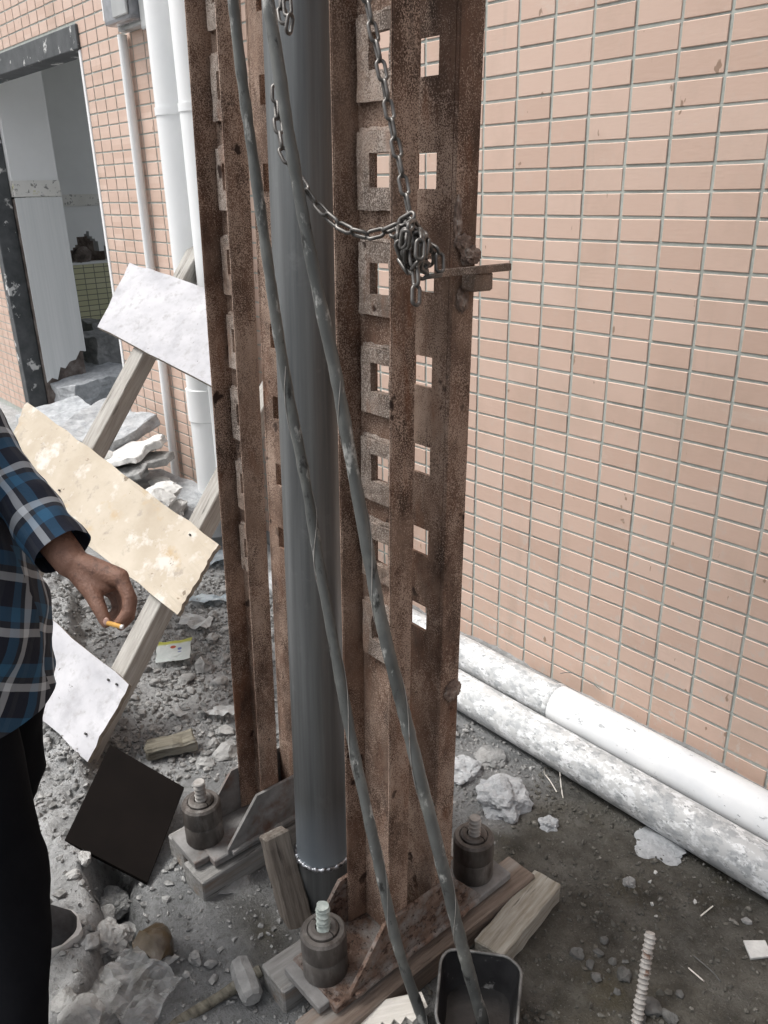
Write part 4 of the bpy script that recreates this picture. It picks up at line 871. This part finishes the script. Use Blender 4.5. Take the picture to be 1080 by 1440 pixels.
lump(325, 1240, 0.05, 0.012, 'cement', 'flat cement crust in front of the cement dusted plank', 7.0)
# rebar sticking out of the soil
t = thing('rebar_stub', 'dusty ribbed rebar stub sticking up from the dark soil', 'rebar', Zp(893, 1452, 0.0))
p0 = Vector((0, 0, -0.03)); tip = at(915, 1312, 1.70) - t.location
bm = bmesh.new(); rib_bar(bm, p0, tip, 0.0098, 0.0026, 0.010); rough_up(bm, 0.002, 70); from_bm('bar', bm, 'rebar', t, auto=50)
# tub with slurry
c = Zp(672, 1402, 0.10); t = thing('tub', 'black squared tub with a worn metal rim and dark slurry', 'tub', (c.x, c.y, 0.0), (0, 0, math.radians(39)))
def rsq(a, b, rad, z, n=6):
    out = []
    for cx, cy, s0 in ((a - rad, b - rad, 0), (-a + rad, b - rad, 90), (-a + rad, -b + rad, 180), (a - rad, -b + rad, 270)):
        for k in range(n + 1): t_ = math.radians(s0 + 90 * k / n); out.append(Vector((cx + rad * math.cos(t_), cy + rad * math.sin(t_), z)))
    return out
bm = bmesh.new()
prof = [rsq(0.062, 0.072, 0.045, 0.012), rsq(0.078, 0.088, 0.05, 0.05), rsq(0.083, 0.096, 0.040, 0.105), rsq(0.080, 0.093, 0.038, 0.105), rsq(0.074, 0.084, 0.047, 0.05), rsq(0.058, 0.068, 0.041, 0.018)]
rg = [[bm.verts.new(v + Vector((mnoise.noise(v * 25), mnoise.noise(v * 25 + Vector((5, 0, 0))), 0)) * 0.007) for v in q] for q in prof]; n = len(rg[0])
for A, B in zip(rg, rg[1:]):
    for k in range(n): bm.faces.new((A[k], A[(k + 1) % n], B[(k + 1) % n], B[k]))
bm.faces.new(rg[0]); bm.faces.new(list(reversed(rg[-1]))); from_bm('shell', bm, 'tub', t, auto=50)
bm = bmesh.new(); tube(bm, [v + Vector((0, 0, 0.003)) + Vector((mnoise.noise(v * 25), mnoise.noise(v * 25 + Vector((5, 0, 0))), 0.6 * mnoise.noise(v * 18))) * 0.007 for v in rsq(0.082, 0.095, 0.040, 0.105)], 0.0034, 8, closed=True); from_bm('rim', bm, 'tub_rim', t, smooth=True)
bm = bmesh.new(); f = [bm.verts.new(v) for v in rsq(0.066, 0.076, 0.044, 0.034)]; b_ = [bm.verts.new(v) for v in rsq(0.056, 0.066, 0.040, 0.02)]
bm.faces.new(f)
for k in range(len(f)): bm.faces.new((f[k], f[(k + 1) % len(f)], b_[(k + 1) % len(f)], b_[k]))
bm.faces.new(list(reversed(b_))); from_bm('slurry', bm, 'slurry', t)
def stone_bm(s, seed, flat):
    rnd = random.Random(seed); bm = bmesh.new(); bmesh.ops.create_icosphere(bm, subdivisions=3, radius=1.0)
    pl = [(Vector((rnd.gauss(0, 1), rnd.gauss(0, 1), rnd.gauss(0, 1))).normalized(), rnd.uniform(0.5, 0.92)) for _ in range(11)]
    ky = rnd.uniform(0.62, 0.95)
    for v in bm.verts:
        for n_, d_ in pl:
            k = v.co.dot(n_) - d_
            if k > 0: v.co -= n_ * k
        v.co += mnoise.noise_vector(v.co * 2.2 + Vector((seed, 0, 0))) * 0.15 + mnoise.noise_vector(v.co * 6 + Vector((0, seed, 0))) * 0.075
        v.co = Vector((v.co.x * s * 1.12, v.co.y * s * ky * 1.12, v.co.z * s * flat * 1.2))
    return bm
# white tile chips and small marked stones on the soil
def chip(px, py, s, m, lab, seed, cat, flat=0.5, grp=None, name='stone', z=0.0):
    c = Zp(px, py, z); bm = rock_bm(s, s * random.Random(seed).uniform(0.65, 0.95), s * flat, seed, 12 if s < 0.012 else 22)
    if s >= 0.018:
        bm.free(); bm = stone_bm(s, seed, flat)
    o = from_bm(name, bm, m)
    o.location = (c.x, c.y, gz(c.x, c.y) + s * flat * (0.12 if name == 'concrete_chunk' else 0.45)); o.rotation_euler = (0, 0, seed * 1.3); return tag(o, lab, cat, grp)
bm = bmesh.new(); box(bm, (-0.026, -0.021, 0), (0.026, 0.021, 0.007), 0.001); rough_up(bm, 0.004, 25, 2); o = from_bm('tile_chip', bm, 'rock_white'); c = Zp(1065, 1336, 0.0); o.location = (c.x, c.y, gz(c.x, c.y) + 0.004); o.rotation_euler = (0.1, 0.05, 0.9)
tag(o, 'flat white tile chip lying on the dark soil', 'tile chip')
chip(1050, 1296, 0.014, 'rock', 'pointed grey stone chip by the flat white tile chip', 61, 'stone', 0.5)
chip(382, 1338 + 0, 0.006, 'rock_white', 'tiny white pebble on the dark earth by the hammer head', 63, 'stone', 0.8, name='pebble')
chip(240, 1350, 0.018, 'rock_white', 'pale stone beside the wet brown stones', 64, 'stone', 0.5)
for k, (px, py) in enumerate(((922, 1228), (914, 1240), (917, 1272), (921, 1288), (976, 1270))):
    chip(px, py, 0.0075, 'rock_white', 'small pale pebble scattered on the dark soil right of the offcut', 70 + k, 'stone', 0.8, 'pale pebbles on the dark soil', name='pebble')
for k, (px, py, s) in enumerate(((812, 1342, .018), (830, 1357, .016), (842, 1340, .014), (838, 1375, .015), (850, 1322, .014), (862, 1352, .012), (878, 1372, .02), (868, 1395, .012), (915, 1420, .022), (942, 1432, .018), (900, 1436, .016), (955, 1400, .012), (880, 1352, .01))):
    chip(px, py, s, 'rock_dark', 'dark damp stone half sunk in the soil around the rebar stub', 90 + k, 'stone', 0.55, 'dark stones by the rebar stub')
rs = [(288, 945, .05), (262, 960, .035), (300, 905, .03), (255, 900, .022), (235, 890, .02), (315, 930, .026), (205, 950, .024), (220, 965, .022), (270, 975, .02), (310, 965, .03), (300, 875, .026), (318, 895, .022), (285, 1010, .02),
      (315, 1030, .03), (320, 1065, .04), (290, 1080, .03), (300, 1050, .022), (200, 1010, .02), (190, 985, .018), (225, 1010, .014), (250, 1030, .016), (175, 1020, .02), (280, 860, .03), (318, 840, .03), (160, 860, .05), (130, 870, .04),
      (110, 850, .045), (190, 880, .03), (200, 915, .025), (185, 940, .022), (318, 1000, .02), (60, 1060, .02), (75, 1050, .024), (68, 1075, .03), (62, 1110, .02), (265, 935, .018), (240, 940, .014), (310, 860, .02)]
for k, (px, py, s) in enumerate(rs):
    size = 'fist sized' if s >= 0.035 else ('palm sized' if s >= 0.024 else 'small')
    where = min((((243, 915), 'around the printed packet'), ((300, 1055), 'behind the clean ribbed bolt'), ((65, 1080), 'beside the foot of the lower timber'), ((140, 860), 'under the hand behind the boards'), ((195, 985), 'beside the lowest board edge'), ((310, 850), 'by the pale blue scrap')), key=lambda q: (q[0][0] - px) ** 2 + (q[0][1] - py) ** 2)[1]
    chip(px, py, s, 'rock', size + ' angular grey rubble piece ' + where, 130 + k, 'rubble', 0.62, 'rubble pieces left of the columns', name='rubble_piece')
rr_ = random.Random(5)
for k in range(42):
    px = rr_.uniform(60, 250); py = 590 + (px - 70) * 0.62 + rr_.uniform(-18, 45); s = rr_.uniform(0.03, 0.085); c = Yp(px, py, rr_.uniform(-0.5, -0.15))
    bm = stone_bm(s, 300 + k, 0.4); o = from_bm('slab_fragment', bm, rr_.choice(['mortar', 'rock', 'rock_white'])); o.location = (c.x, c.y, max(0.03, c.z - 0.02)); o.rotation_euler = (rr_.uniform(-.4, .4), rr_.uniform(-.4, .4), k)
    tag(o, 'flat broken slab fragment heaped along the wall foot by the doorway', 'rubble', 'slab fragments at the wall foot')
for k, (px, py, s) in enumerate(((275, 1352, .02), (297, 1360, .015), (300, 1380, .014), (262, 1372, .012), (310, 1340, .011), (286, 1330, .009), (330, 1330, .01), (395, 1300, .01))):
    chip(px, py, s, 'rock', 'grey stone lying between the wet brown stones and the hammer head', 210 + k, 'stone', 0.6, 'stones near the hammer head')
for k, (px, py, s) in enumerate(((135, 1180, .03), (150, 1205, .04), (165, 1245, .05), (140, 1250, .035), (172, 1285, .045), (150, 1300, .05), (168, 1330, .035), (140, 1355, .05), (160, 1375, .04), (128, 1400, .045), (150, 1425, .05), (110, 1300, .025), (105, 1240, .02), (120, 1215, .025), (165, 1430, .03), (95, 1420, .03), (120, 1440, .045), (128, 1330, .03))):
    chip(px, py, s, 'slab_rock', ('large' if s > 0.038 else 'small') + ' crumbled pale concrete chunk along the broken slab edge beside the shoe', 400 + k, 'concrete', 0.55, 'crumbled chunks of the broken slab', name='concrete_chunk', z=0.05)
for px, py, s, sd in ((215, 1345, 0.046, 1), (206, 1372, 0.032, 4)):
    c = Zp(px, py, 0.0); bm = stone_bm(s * 1.15, sd + 40, 0.7); o = from_bm('brown_stone', bm, 'brown_stone', auto=40); o.location = (c.x, c.y, gz(c.x, c.y) + s * 0.75)
    tag(o, ('large wet brown stone in the broken hole by the plastic bag' if sd == 1 else 'smaller wet brown stone under the clear plastic bag'), 'stone')
# straw and wire on the soil
def straw(pts, m, lab, r=0.0016, cat='straw', grp=None):
    P = spline([Vector((q.x, q.y, gz(q.x, q.y) + dz)) for q, dz in pts], 5); bm = bmesh.new(); tube(bm, P, r, 6); return tag(from_bm('straw', bm, m), lab, cat, grp)
straw([(Zp(766, 1085), 0.004), (Zp(774, 1098), 0.01), (Zp(783, 1112), 0.004)], 'splinter', 'pale straw standing beside the outer drain pipe')
straw([(Zp(787, 1090), 0.03), (Zp(789, 1105), 0.012), (Zp(792, 1120), 0.002)], 'splinter', 'short upright straw next to the small mortar lump')
straw([(Zp(975, 1345), 0.004), (Zp(1000, 1368), 0.008), (Zp(1013, 1383), 0.004)], 'rock_dark', 'dark twig on the soil by the rebar stub')
straw([(Zp(985, 1290), 0.004), (Zp(1002, 1277), 0.006)], 'splinter', 'two pale straw bits by the pointed stone chip')
straw([(Zp(968, 1362), 0.004), (Zp(990, 1382), 0.005)], 'splinter', 'thin pale straw beside the dark twig')
P = [Yp(788, 947, -0.02), Yp(800, 946, -0.018), Yp(820, 953, -0.016), Yp(845, 970, -0.012)]; bm = bmesh.new(); tube(bm, spline(P, 5), 0.0013, 6); tag(from_bm('wire', bm, 'rock_dark'), 'thin black wire sticking out along the tiles above the drain pipe', 'wire')
# slabs and rubble against the wall by the doorway
def slab(px, py, Y, sx, sy, sz, rot, m, lab, seed):
    c = Yp(px, py, Y); bm = bmesh.new(); box(bm, (-sx / 2, -sy / 2, -sz / 2), (sx / 2, sy / 2, sz / 2), 0.004)
    bmesh.ops.subdivide_edges(bm, edges=bm.edges[:], cuts=9, use_grid_fill=True); rough_up(bm, 0.03, 7, seed); rough_up(bm, 0.012, 26, seed); o = from_bm('broken_slab', bm, m); o.location = c; o.rotation_euler = rot
    return tag(o, lab, 'slab')
slab(150, 602, -0.35, 0.40, 0.34, 0.06, (0.2, 0.1, 0.3), 'mortar', 'broken pale concrete slab heaped by the doorway', 1)
slab(172, 640, -0.42, 0.36, 0.30, 0.035, (0.1, -0.28, 0.5), 'rock_white', 'white stone slab leaning behind the upper timber', 2)
slab(170, 655, -0.45, 0.40, 0.30, 0.03, (0.05, -0.1, 0.6), 'rock', 'grey slab under the white stone slab', 3)
slab(205, 690, -0.38, 0.75, 0.35, 0.03, (0.05, 0.12, 0.35), 'mortar', 'splintered grey sheet lying along the wall foot', 4)
slab(85, 600, -0.30, 0.6, 0.4, 0.10, (0.15, 0.12, -0.2), 'mortar', 'large broken slab in front of the doorway', 5)
slab(145, 488, 0.75, 0.42, 0.35, 0.22, (0, 0, 0.1), 'cement', 'grey cement block standing inside the doorway', 6)
slab(125, 545, 0.45, 0.6, 0.6, 0.25, (0.1, 0.0, 0.2), 'mortar', 'broken floor heap inside the doorway', 7)
slab(130, 470, 1.2, 0.55, 0.2, 0.30, (0, 0, 0.0), 'cement', 'grey block row at the back of the room', 8)

# fine gravel everywhere in view
vv = []; ff = []
ico = bmesh.new(); bmesh.ops.create_icosphere(ico, subdivisions=1, radius=1.0); iv = np.array([v.co[:] for v in ico.verts]); iff = np.array([[v.index for v in f.verts] for f in ico.faces]); ico.free()
NG = 24000
gxs = rng.uniform(-1.6, 1.5, NG * 3); gys = rng.uniform(-1.75, -0.25, NG * 3)
dens = 0.35 + 0.65 * np.clip(fbm(gxs, gys, 4, 77) * 3 + 0.4, 0, 1); dens *= np.where(gxs > 0.85, 0.8, 1.0)
dens *= np.where((gxs > -0.12) & (gxs < 0.7) & (gys < -1.05), 0.35, 1.0)
keep = rng.random(len(gxs)) < dens; gxs, gys = gxs[keep][:NG], gys[keep][:NG]; gzs = ground_h(gxs, gys)
sz = 0.0016 + 0.0052 * rng.random(len(gxs)) ** 3.2 * (1 + 0.9 * (gxs < 0.3))
allv = []; allf = []
for k in range(len(gxs)):
    q = rng.normal(0, 1, 3); sc = sz[k] * (0.6 + 0.8 * rng.random(3)); a = rng.random() * 6.28
    v = iv * (1 + 0.25 * rng.standard_normal((len(iv), 1))) * sc; ca_, sa_ = math.cos(a), math.sin(a)
    v = np.stack([v[:, 0] * ca_ - v[:, 1] * sa_, v[:, 0] * sa_ + v[:, 1] * ca_, v[:, 2]], -1) + [gxs[k], gys[k], gzs[k] + sz[k] * 0.25]
    allv.append(v); allf.append(iff + 12 * k)
right = gxs + 0.35 * (gys + 1.0) > 0.80
for nm, sel, m_, lb in (('gravel', ~right, 'gravel', 'grey grit and crumbs strewn over the dusty ground'), ('soil_crumbs', right, 'grit_dark', 'dark crumbs and grit over the damp soil')):
    ids = np.nonzero(sel)[0]
    me = bpy.data.meshes.new(nm); me.from_pydata(np.concatenate([allv[k] for k in ids]).tolist(), [], np.concatenate([iff + 12 * q for q in range(len(ids))]).tolist())
    o = link(nm, me, m_); o['kind'] = 'stuff'; o['label'] = lb; o['category'] = 'gravel'

# ------------------------------------------------------------------ person at the left edge, seen from the right side
fwd = Vector((0.65, 0.76, 0)).normalized(); lft = Vector((-0.76, 0.65, 0)).normalized(); upv = Vector((0, 0, 1))
pel = Vector((0.262, -1.652, 0.90)); che = Vector((0.215, -1.675, 1.20)); nek = che + Vector((-0.015, -0.01, 0.23))
shl = che + lft * 0.17 + upv * 0.135; shr = che - lft * 0.18 + upv * 0.135
elb = at(-6, 652, 1.46); wri = at(100, 790, 1.385)
hipl, hipr = pel + lft * 0.085 - upv * 0.03, pel - lft * 0.085 - upv * 0.03
toe = Zp(93, 1338, 0.02); ankl = toe - fwd * 0.20 + upv * 0.10; ankr = Zp(5, 1492, 0.12)
knel = (hipl + ankl) / 2 + fwd * 0.05; kner = at(2, 1236, 1.53)
caps = [(pel, che, 0.125, 0.125), (che, nek, 0.12, 0.06), (nek, nek + Vector((0.005, 0.008, 0.09)), 0.055, 0.055), (che + upv * 0.1, shl, 0.08, 0.045), (che + upv * 0.1, shr, 0.08, 0.045),
        (shl, elb, 0.045, 0.040), (elb, wri, 0.040, 0.0285), (hipl, knel, 0.085, 0.058), (knel, ankl, 0.056, 0.038), (hipr, kner, 0.085, 0.058), (kner, ankr, 0.056, 0.038),
        (ankl, toe - upv * 0.0 + fwd * -0.02, 0.036, 0.028)]
elr = shr - fwd * 0.10 + upv * -0.27; wrr = elr - fwd * 0.01 + upv * -0.24
caps += [(shr, elr, 0.045, 0.04), (elr, wrr, 0.04, 0.028)]
hd = nek + Vector((0.01, 0.015, 0.19))
def H(x, y, d=1.37): return at(x, y, d)
hand = [  # metacarpals and fingers of the hand holding the cigarette
    (H(103, 791, 1.385), H(168, 812, 1.365), 0.0235, 0.0165), (H(103, 795, 1.395), H(168, 817, 1.385), 0.024, 0.0165), (H(105, 798, 1.40), H(164, 823, 1.40), 0.023, 0.016), (H(107, 800, 1.41), H(157, 830, 1.415), 0.021, 0.0145),
    (H(169, 812, 1.364), H(181, 838, 1.358), 0.0135, 0.0118), (H(181, 838, 1.358), H(180, 860, 1.352), 0.0118, 0.0105), (H(180, 860, 1.352), H(168, 875, 1.348), 0.0105, 0.0088),
    (H(171, 817, 1.384), H(184, 844, 1.378), 0.0135, 0.0118), (H(184, 844, 1.378), H(181, 868, 1.372), 0.0118, 0.0105), (H(181, 868, 1.372), H(170, 880, 1.368), 0.0105, 0.0090),
    (H(166, 823, 1.402), H(177, 849, 1.398), 0.0125, 0.0112), (H(177, 849, 1.398), H(172, 870, 1.394), 0.0112, 0.010), (H(172, 870, 1.394), H(160, 874, 1.392), 0.010, 0.0085),
    (H(158, 830, 1.417), H(166, 852, 1.414), 0.0112, 0.010), (H(166, 852, 1.414), H(160, 868, 1.411), 0.010, 0.009), (H(160, 868, 1.411), H(151, 868, 1.409), 0.009, 0.0078),
    (H(108, 800, 1.382), H(130, 834, 1.362), 0.021, 0.0155), (H(130, 834, 1.362), H(141, 858, 1.352), 0.0148, 0.0122), (H(141, 858, 1.352), H(149, 876, 1.348), 0.0122, 0.0095),
    (H(125, 815, 1.375), H(150, 822, 1.375), 0.020, 0.016)]
o2 = wrr; fdir = (wrr - elr).normalized(); side = lft
hand2 = [(o2, o2 + fdir * 0.085 + side * k * 0.0, 0.024, 0.018) for k in range(1)]
for k in range(4):
    b0 = o2 + fdir * 0.085 + fwd * (0.03 - 0.02 * k); b1 = b0 + fdir * (0.04 - 0.004 * abs(k - 1)) + lft * 0.008; b2 = b1 + fdir * 0.026 + lft * 0.018
    hand2 += [(o2, b0, 0.022, 0.011), (b0, b1, 0.0095, 0.0085), (b1, b2, 0.0085, 0.007)]
t0 = o2 + fdir * 0.03 + fwd * 0.03; hand2 += [(o2, t0, 0.02, 0.013), (t0, t0 + fdir * 0.04 + fwd * 0.018, 0.012, 0.009)]
def capsule(bm, a, b, ra, rb, n=14):
    d = b - a; L = max(d.length, 1e-5); T = d / L; u_ = T.orthogonal().normalized(); v_ = T.cross(u_); rings = []
    prof = [(-math.cos(k * math.pi / 8) * ra, math.sin(k * math.pi / 8) * ra) for k in range(1, 5)] + [(L + math.sin(k * math.pi / 8) * rb, math.cos(k * math.pi / 8) * rb) for k in range(0, 4)]
    for z, rr in prof: rings.append([bm.verts.new(a + T * z + u_ * math.cos(2 * math.pi * k / n) * rr + v_ * math.sin(2 * math.pi * k / n) * rr) for k in range(n)])
    for A, B in zip(rings, rings[1:]):
        for k in range(n): bm.faces.new((A[k], A[(k + 1) % n], B[(k + 1) % n], B[k]))
    bm.faces.new(list(reversed(rings[0]))); bm.faces.new(rings[-1])
bm = bmesh.new()
for c in caps + hand + hand2: capsule(bm, *c)
def ell(c, a, b, h, rot=None):
    r_ = bmesh.ops.create_uvsphere(bm, u_segments=20, v_segments=14, radius=1)
    for v in r_['verts']: q = v.co.copy(); v.co = c + fwd * q.x * a + lft * q.y * b + upv * q.z * h
ell(hd, 0.095, 0.078, 0.115); ell(hd + fwd * 0.03 - upv * 0.065, 0.06, 0.055, 0.055)
ell(hd + fwd * 0.10 - upv * 0.015, 0.018, 0.014, 0.026)
for s in (-1, 1): ell(hd + lft * 0.078 * s - upv * 0.01, 0.02, 0.010, 0.032); ell(hd + fwd * 0.083 + lft * 0.032 * s + upv * 0.012, 0.012, 0.018, 0.008)
ell(hd + fwd * 0.085 - upv * 0.062, 0.012, 0.024, 0.007); ell(hd + fwd * 0.085 - upv * 0.073, 0.012, 0.02, 0.006)
bmesh.ops.recalc_face_normals(bm, faces=bm.faces[:])
me = bpy.data.meshes.new('body_raw'); bm.to_mesh(me); bm.free()
tmp = bpy.data.objects.new('tmp', me); COL.objects.link(tmp)
md = tmp.modifiers.new('r', 'REMESH'); md.mode = 'VOXEL'; md.voxel_size = 0.0034
ms = tmp.modifiers.new('s', 'SMOOTH'); ms.factor = 0.5; ms.iterations = 5
dg = bpy.context.evaluated_depsgraph_get(); bme = bpy.data.meshes.new_from_object(tmp.evaluated_get(dg)); bpy.data.objects.remove(tmp); bpy.data.meshes.remove(me)
bme.name = 'person'; bme.materials.clear()
org = Vector((pel.x, pel.y, 0)); bme.transform(Matrix.Translation(-org))
person = link('person', bme, 'skin', smooth=True); person.location = org
tag(person, 'person in a blue plaid shirt and black trousers holding a cigarette stub', 'person')
# nail, clothes
def loft(rings, uv=True, n=40, cap=False, wr=0.0, wseed=0, uoff=0.0, tilt=0.0):
    ca0, sa0 = math.cos(tilt), math.sin(tilt)
    """rings: (centre, axis_a, ra, axis_b, rb)"""
    bm = bmesh.new(); L = bm.loops.layers.uv.new('UVMap'); R_ = []; vlen = 0; vs = []; prev = None
    for c, a, ra, b, rb in rings:
        if prev is not None: vlen += (c - prev).length
        prev = c; vs.append(vlen); ring = []
        for k in range(n):
            t_ = 2 * math.pi * k / n; p = c + a * ra * math.cos(t_) + b * rb * math.sin(t_)
            w = wr * (mnoise.noise(p * 9 + Vector((wseed, 0, 0))) + 0.6 * mnoise.noise(p * 22 + Vector((0, wseed, 0))))
            ring.append(bm.verts.new(p + (p - c).normalized() * w - org))
        R_.append(ring)
    for i in range(len(R_) - 1):
        per = math.pi * (rings[len(rings) // 3][2] + rings[len(rings) // 3][4])
        for k in range(n):
            f = bm.faces.new((R_[i][k], R_[i][(k + 1) % n], R_[i + 1][(k + 1) % n], R_[i + 1][k]))
            for l, (uu, v_) in zip(f.loops, ((k, vs[i]), (k + 1, vs[i]), (k + 1, vs[i + 1]), (k, vs[i + 1]))): cu, cv = uoff + uu / n * per, v_; l[L].uv = (cu * ca0 - cv * sa0, cu * sa0 + cv * ca0)
    if cap: bm.faces.new(R_[-1])
    return bm
def dense(keys, m=10):
    out = []
    for A, B in zip(keys, keys[1:]):
        for k in range(m):
            t_ = k / m; s = t_; out.append((A[0].lerp(B[0], s), A[1], A[2] + (B[2] - A[2]) * s, A[3], A[4] + (B[4] - A[4]) * s))
    out.append(keys[-1]); return out
lean = (che - pel); tk_ = []
keys = [(pel - upv * 0.155 + fwd * 0.0, fwd, 0.142, lft, 0.185), (pel + fwd * 0.008, fwd, 0.143, lft, 0.185), (pel.lerp(che, 0.5) + fwd * 0.008, fwd, 0.138, lft, 0.178), (che + fwd * 0.005, fwd, 0.130, lft, 0.190), (che + upv * 0.10, fwd, 0.118, lft, 0.205), (che + upv * 0.175, fwd, 0.092, lft, 0.175), (che + upv * 0.205, fwd, 0.075, lft, 0.11), (nek - upv * 0.01, fwd, 0.066, lft, 0.066)]
bm = loft(dense(keys), n=64, wr=0.012, wseed=2, tilt=0.6)
def sleeve(a, b, c, ra, rb, rc, seed):
    pts = spline([a.lerp(che + upv * 0.10, 0.6), a, a.lerp(b, 0.5), b, b.lerp(c, 0.5), c], 10); fr = frames(pts); n = len(pts); rr = []
    for i, (p, (t_, u_, v_)) in enumerate(zip(pts, fr)):
        s = i / (n - 1); r_ = ra + (rb - ra) * min(1, 2 * s) if s < 0.5 else rb + (rc - rb) * (2 * s - 1); rr.append((p, u_, r_, v_, r_))
    return loft(rr, n=48, wr=0.013, wseed=seed, uoff=0.05)
b1_ = sleeve(shl, elb, wri.lerp(elb, 0.10), 0.068, 0.054, 0.048, 5); b2_ = sleeve(shr, elr, wrr.lerp(elr, 0.1), 0.068, 0.060, 0.046, 7)
shirt = None
for q in (bm, b1_, b2_):
    me = bpy.data.meshes.new('shirt'); bmesh.ops.recalc_face_normals(q, faces=q.faces[:]); q.to_mesh(me); q.free()
    if shirt is None: base = bmesh.new()
    base.from_mesh(me); bpy.data.meshes.remove(me); shirt = True
shirt = from_bm('shirt', base, 'plaid', person, smooth=True)
# turned collar flap and cuff
base = bmesh.new()
for i, (hip, kn, an, sd) in enumerate(((hipl, knel, ankl, 3), (hipr, kner, ankr, 9))):
    keys = [(hip + upv * 0.10, fwd, 0.105, lft, 0.075), (hip - upv * 0.06, fwd, 0.105, lft, 0.085), (kn, fwd, 0.083, lft, 0.080), (an + upv * 0.04, fwd, 0.082, lft, 0.078), (an - upv * 0.06, fwd, 0.085, lft, 0.080)]
    q = loft(dense(keys), wr=0.009, wseed=sd); me = bpy.data.meshes.new('x'); q.to_mesh(me); q.free(); base.from_mesh(me); bpy.data.meshes.remove(me)
q = loft(dense([(pel - upv * 0.12, fwd, 0.122, lft, 0.150), (pel + upv * 0.06, fwd, 0.115, lft, 0.145)], 4), wr=0.003); me = bpy.data.meshes.new('x'); q.to_mesh(me); q.free(); base.from_mesh(me); bpy.data.meshes.remove(me)
bmesh.ops.solidify(base, geom=base.faces[:], thickness=0.003); from_bm('trousers', base, 'trousers', person, smooth=True)
def shoe(tip, dirv):
    sd = Vector((-dirv.y, dirv.x, 0)); z0 = 0.0; prof = []
    heel = tip - dirv * 0.285; g0 = gz(tip.x - dirv.x * 0.1, tip.y - dirv.y * 0.1) + 0.004
    N = 16; bmU = bmesh.new(); bmS = bmesh.new(); RU = []; RS = []
    for i in range(N + 1):
        s = i / N; c = heel.lerp(tip, s); c.z = 0; w = 0.050 * (1 - abs(2 * s - 1.15) ** 3.2 * 0.55) * (min(1, s / 0.06) ** 0.5) * (min(1, (1 - s) / 0.09) ** 0.5 if s < 1 else 0.0) + 0.004
        h = 0.115 - 0.03 * s if s < 0.42 else 0.115 - 0.03 * 0.42 - 0.055 * ((s - 0.42) / 0.58) ** 0.8
        if s > 0.9: h *= 1 - 0.5 * ((s - 0.9) / 0.1)
        RU.append([bmU.verts.new(c + sd * w * x + Vector((0, 0, g0 + 0.022 + (h - 0.022) * y)) - org) for x, y in ((-0.96, 0), (-0.98, 0.35), (-0.72, 0.8), (-0.3, 1.0), (0.3, 1.0), (0.72, 0.8), (0.98, 0.35), (0.96, 0))])
        RS.append([bmS.verts.new(c + dirv * (0.008 if i == N else 0) + sd * (w + 0.004) * x + Vector((0, 0, g0 + y)) - org) for x, y in ((-0.96, 0), (-1.05, 0.012), (-1.03, 0.028), (1.03, 0.028), (1.05, 0.012), (0.96, 0))])
    for b, R_ in ((bmU, RU), (bmS, RS)):
        n = len(R_[0])
        for A, B in zip(R_, R_[1:]):
            for k in range(n): b.faces.new((A[k], A[(k + 1) % n], B[(k + 1) % n], B[k]))
        b.faces.new(R_[0]); b.faces.new(list(reversed(R_[-1])))
    u_ = from_bm('shoe', bmU, 'shoe', person, smooth=True); from_bm('sole', bmS, 'sole', u_, auto=50)
    bmL = bmesh.new()
    for k in range(3):
        c = heel.lerp(tip, 0.52 + 0.08 * k); c.z = g0 + 0.098 - 0.012 * k
        tube(bmL, [c - sd * 0.02 - org, c + Vector((0, 0, 0.006)) - org, c + sd * 0.02 - org], 0.0025, 6)
    from_bm('lace', bmL, 'shoe', u_)
shoe(Vector((toe.x, toe.y, 0)) + fwd * 0.035, (fwd * 0.97 + lft * -0.1).normalized()); shoe(Vector((ankr.x, ankr.y, 0)) + fwd * 0.2, fwd)
bm = bmesh.new(); r_ = bmesh.ops.create_icosphere(bm, subdivisions=4, radius=1)
for v in r_['verts']: q = v.co.copy(); k = 1 + 0.05 * mnoise.noise(q * 9); v.co = hd - org + upv * 0.022 - fwd * 0.014 + (fwd * q.x * 0.100 + lft * q.y * 0.087 + upv * max(q.z, -0.35 if q.x < 0.2 else 0.25) * 0.112) * k
from_bm('hair', bm, 'hair', person, smooth=True)
bm = bmesh.new(); r_ = bmesh.ops.create_uvsphere(bm, u_segments=14, v_segments=10, radius=1); c = H(149.5, 874, 1.339)
for v in r_['verts']: q = v.co.copy(); v.co = c - org + Vector(RT) * q.x * 0.0052 + Vector(UP) * q.y * 0.0068 + Vector(FW) * q.z * 0.0022
from_bm('thumb_nail', bm, 'nail', person, smooth=True)
# cigarette stub
pa, pb = H(151, 876, 1.339), H(173, 882, 1.335); t = thing('cigarette', 'short yellow cigarette stub pinched between thumb and finger', 'cigarette', pa)
bm = bmesh.new(); tube(bm, [Vector((0, 0, 0)), (pb - pa) * 0.85], 0.0040, 14); from_bm('filter', bm, 'filter', t, auto=40)
bm = bmesh.new(); tube(bm, [(pb - pa) * 0.852, pb - pa], 0.0039, 14); from_bm('paper_end', bm, 'cig_paper', t, auto=40)
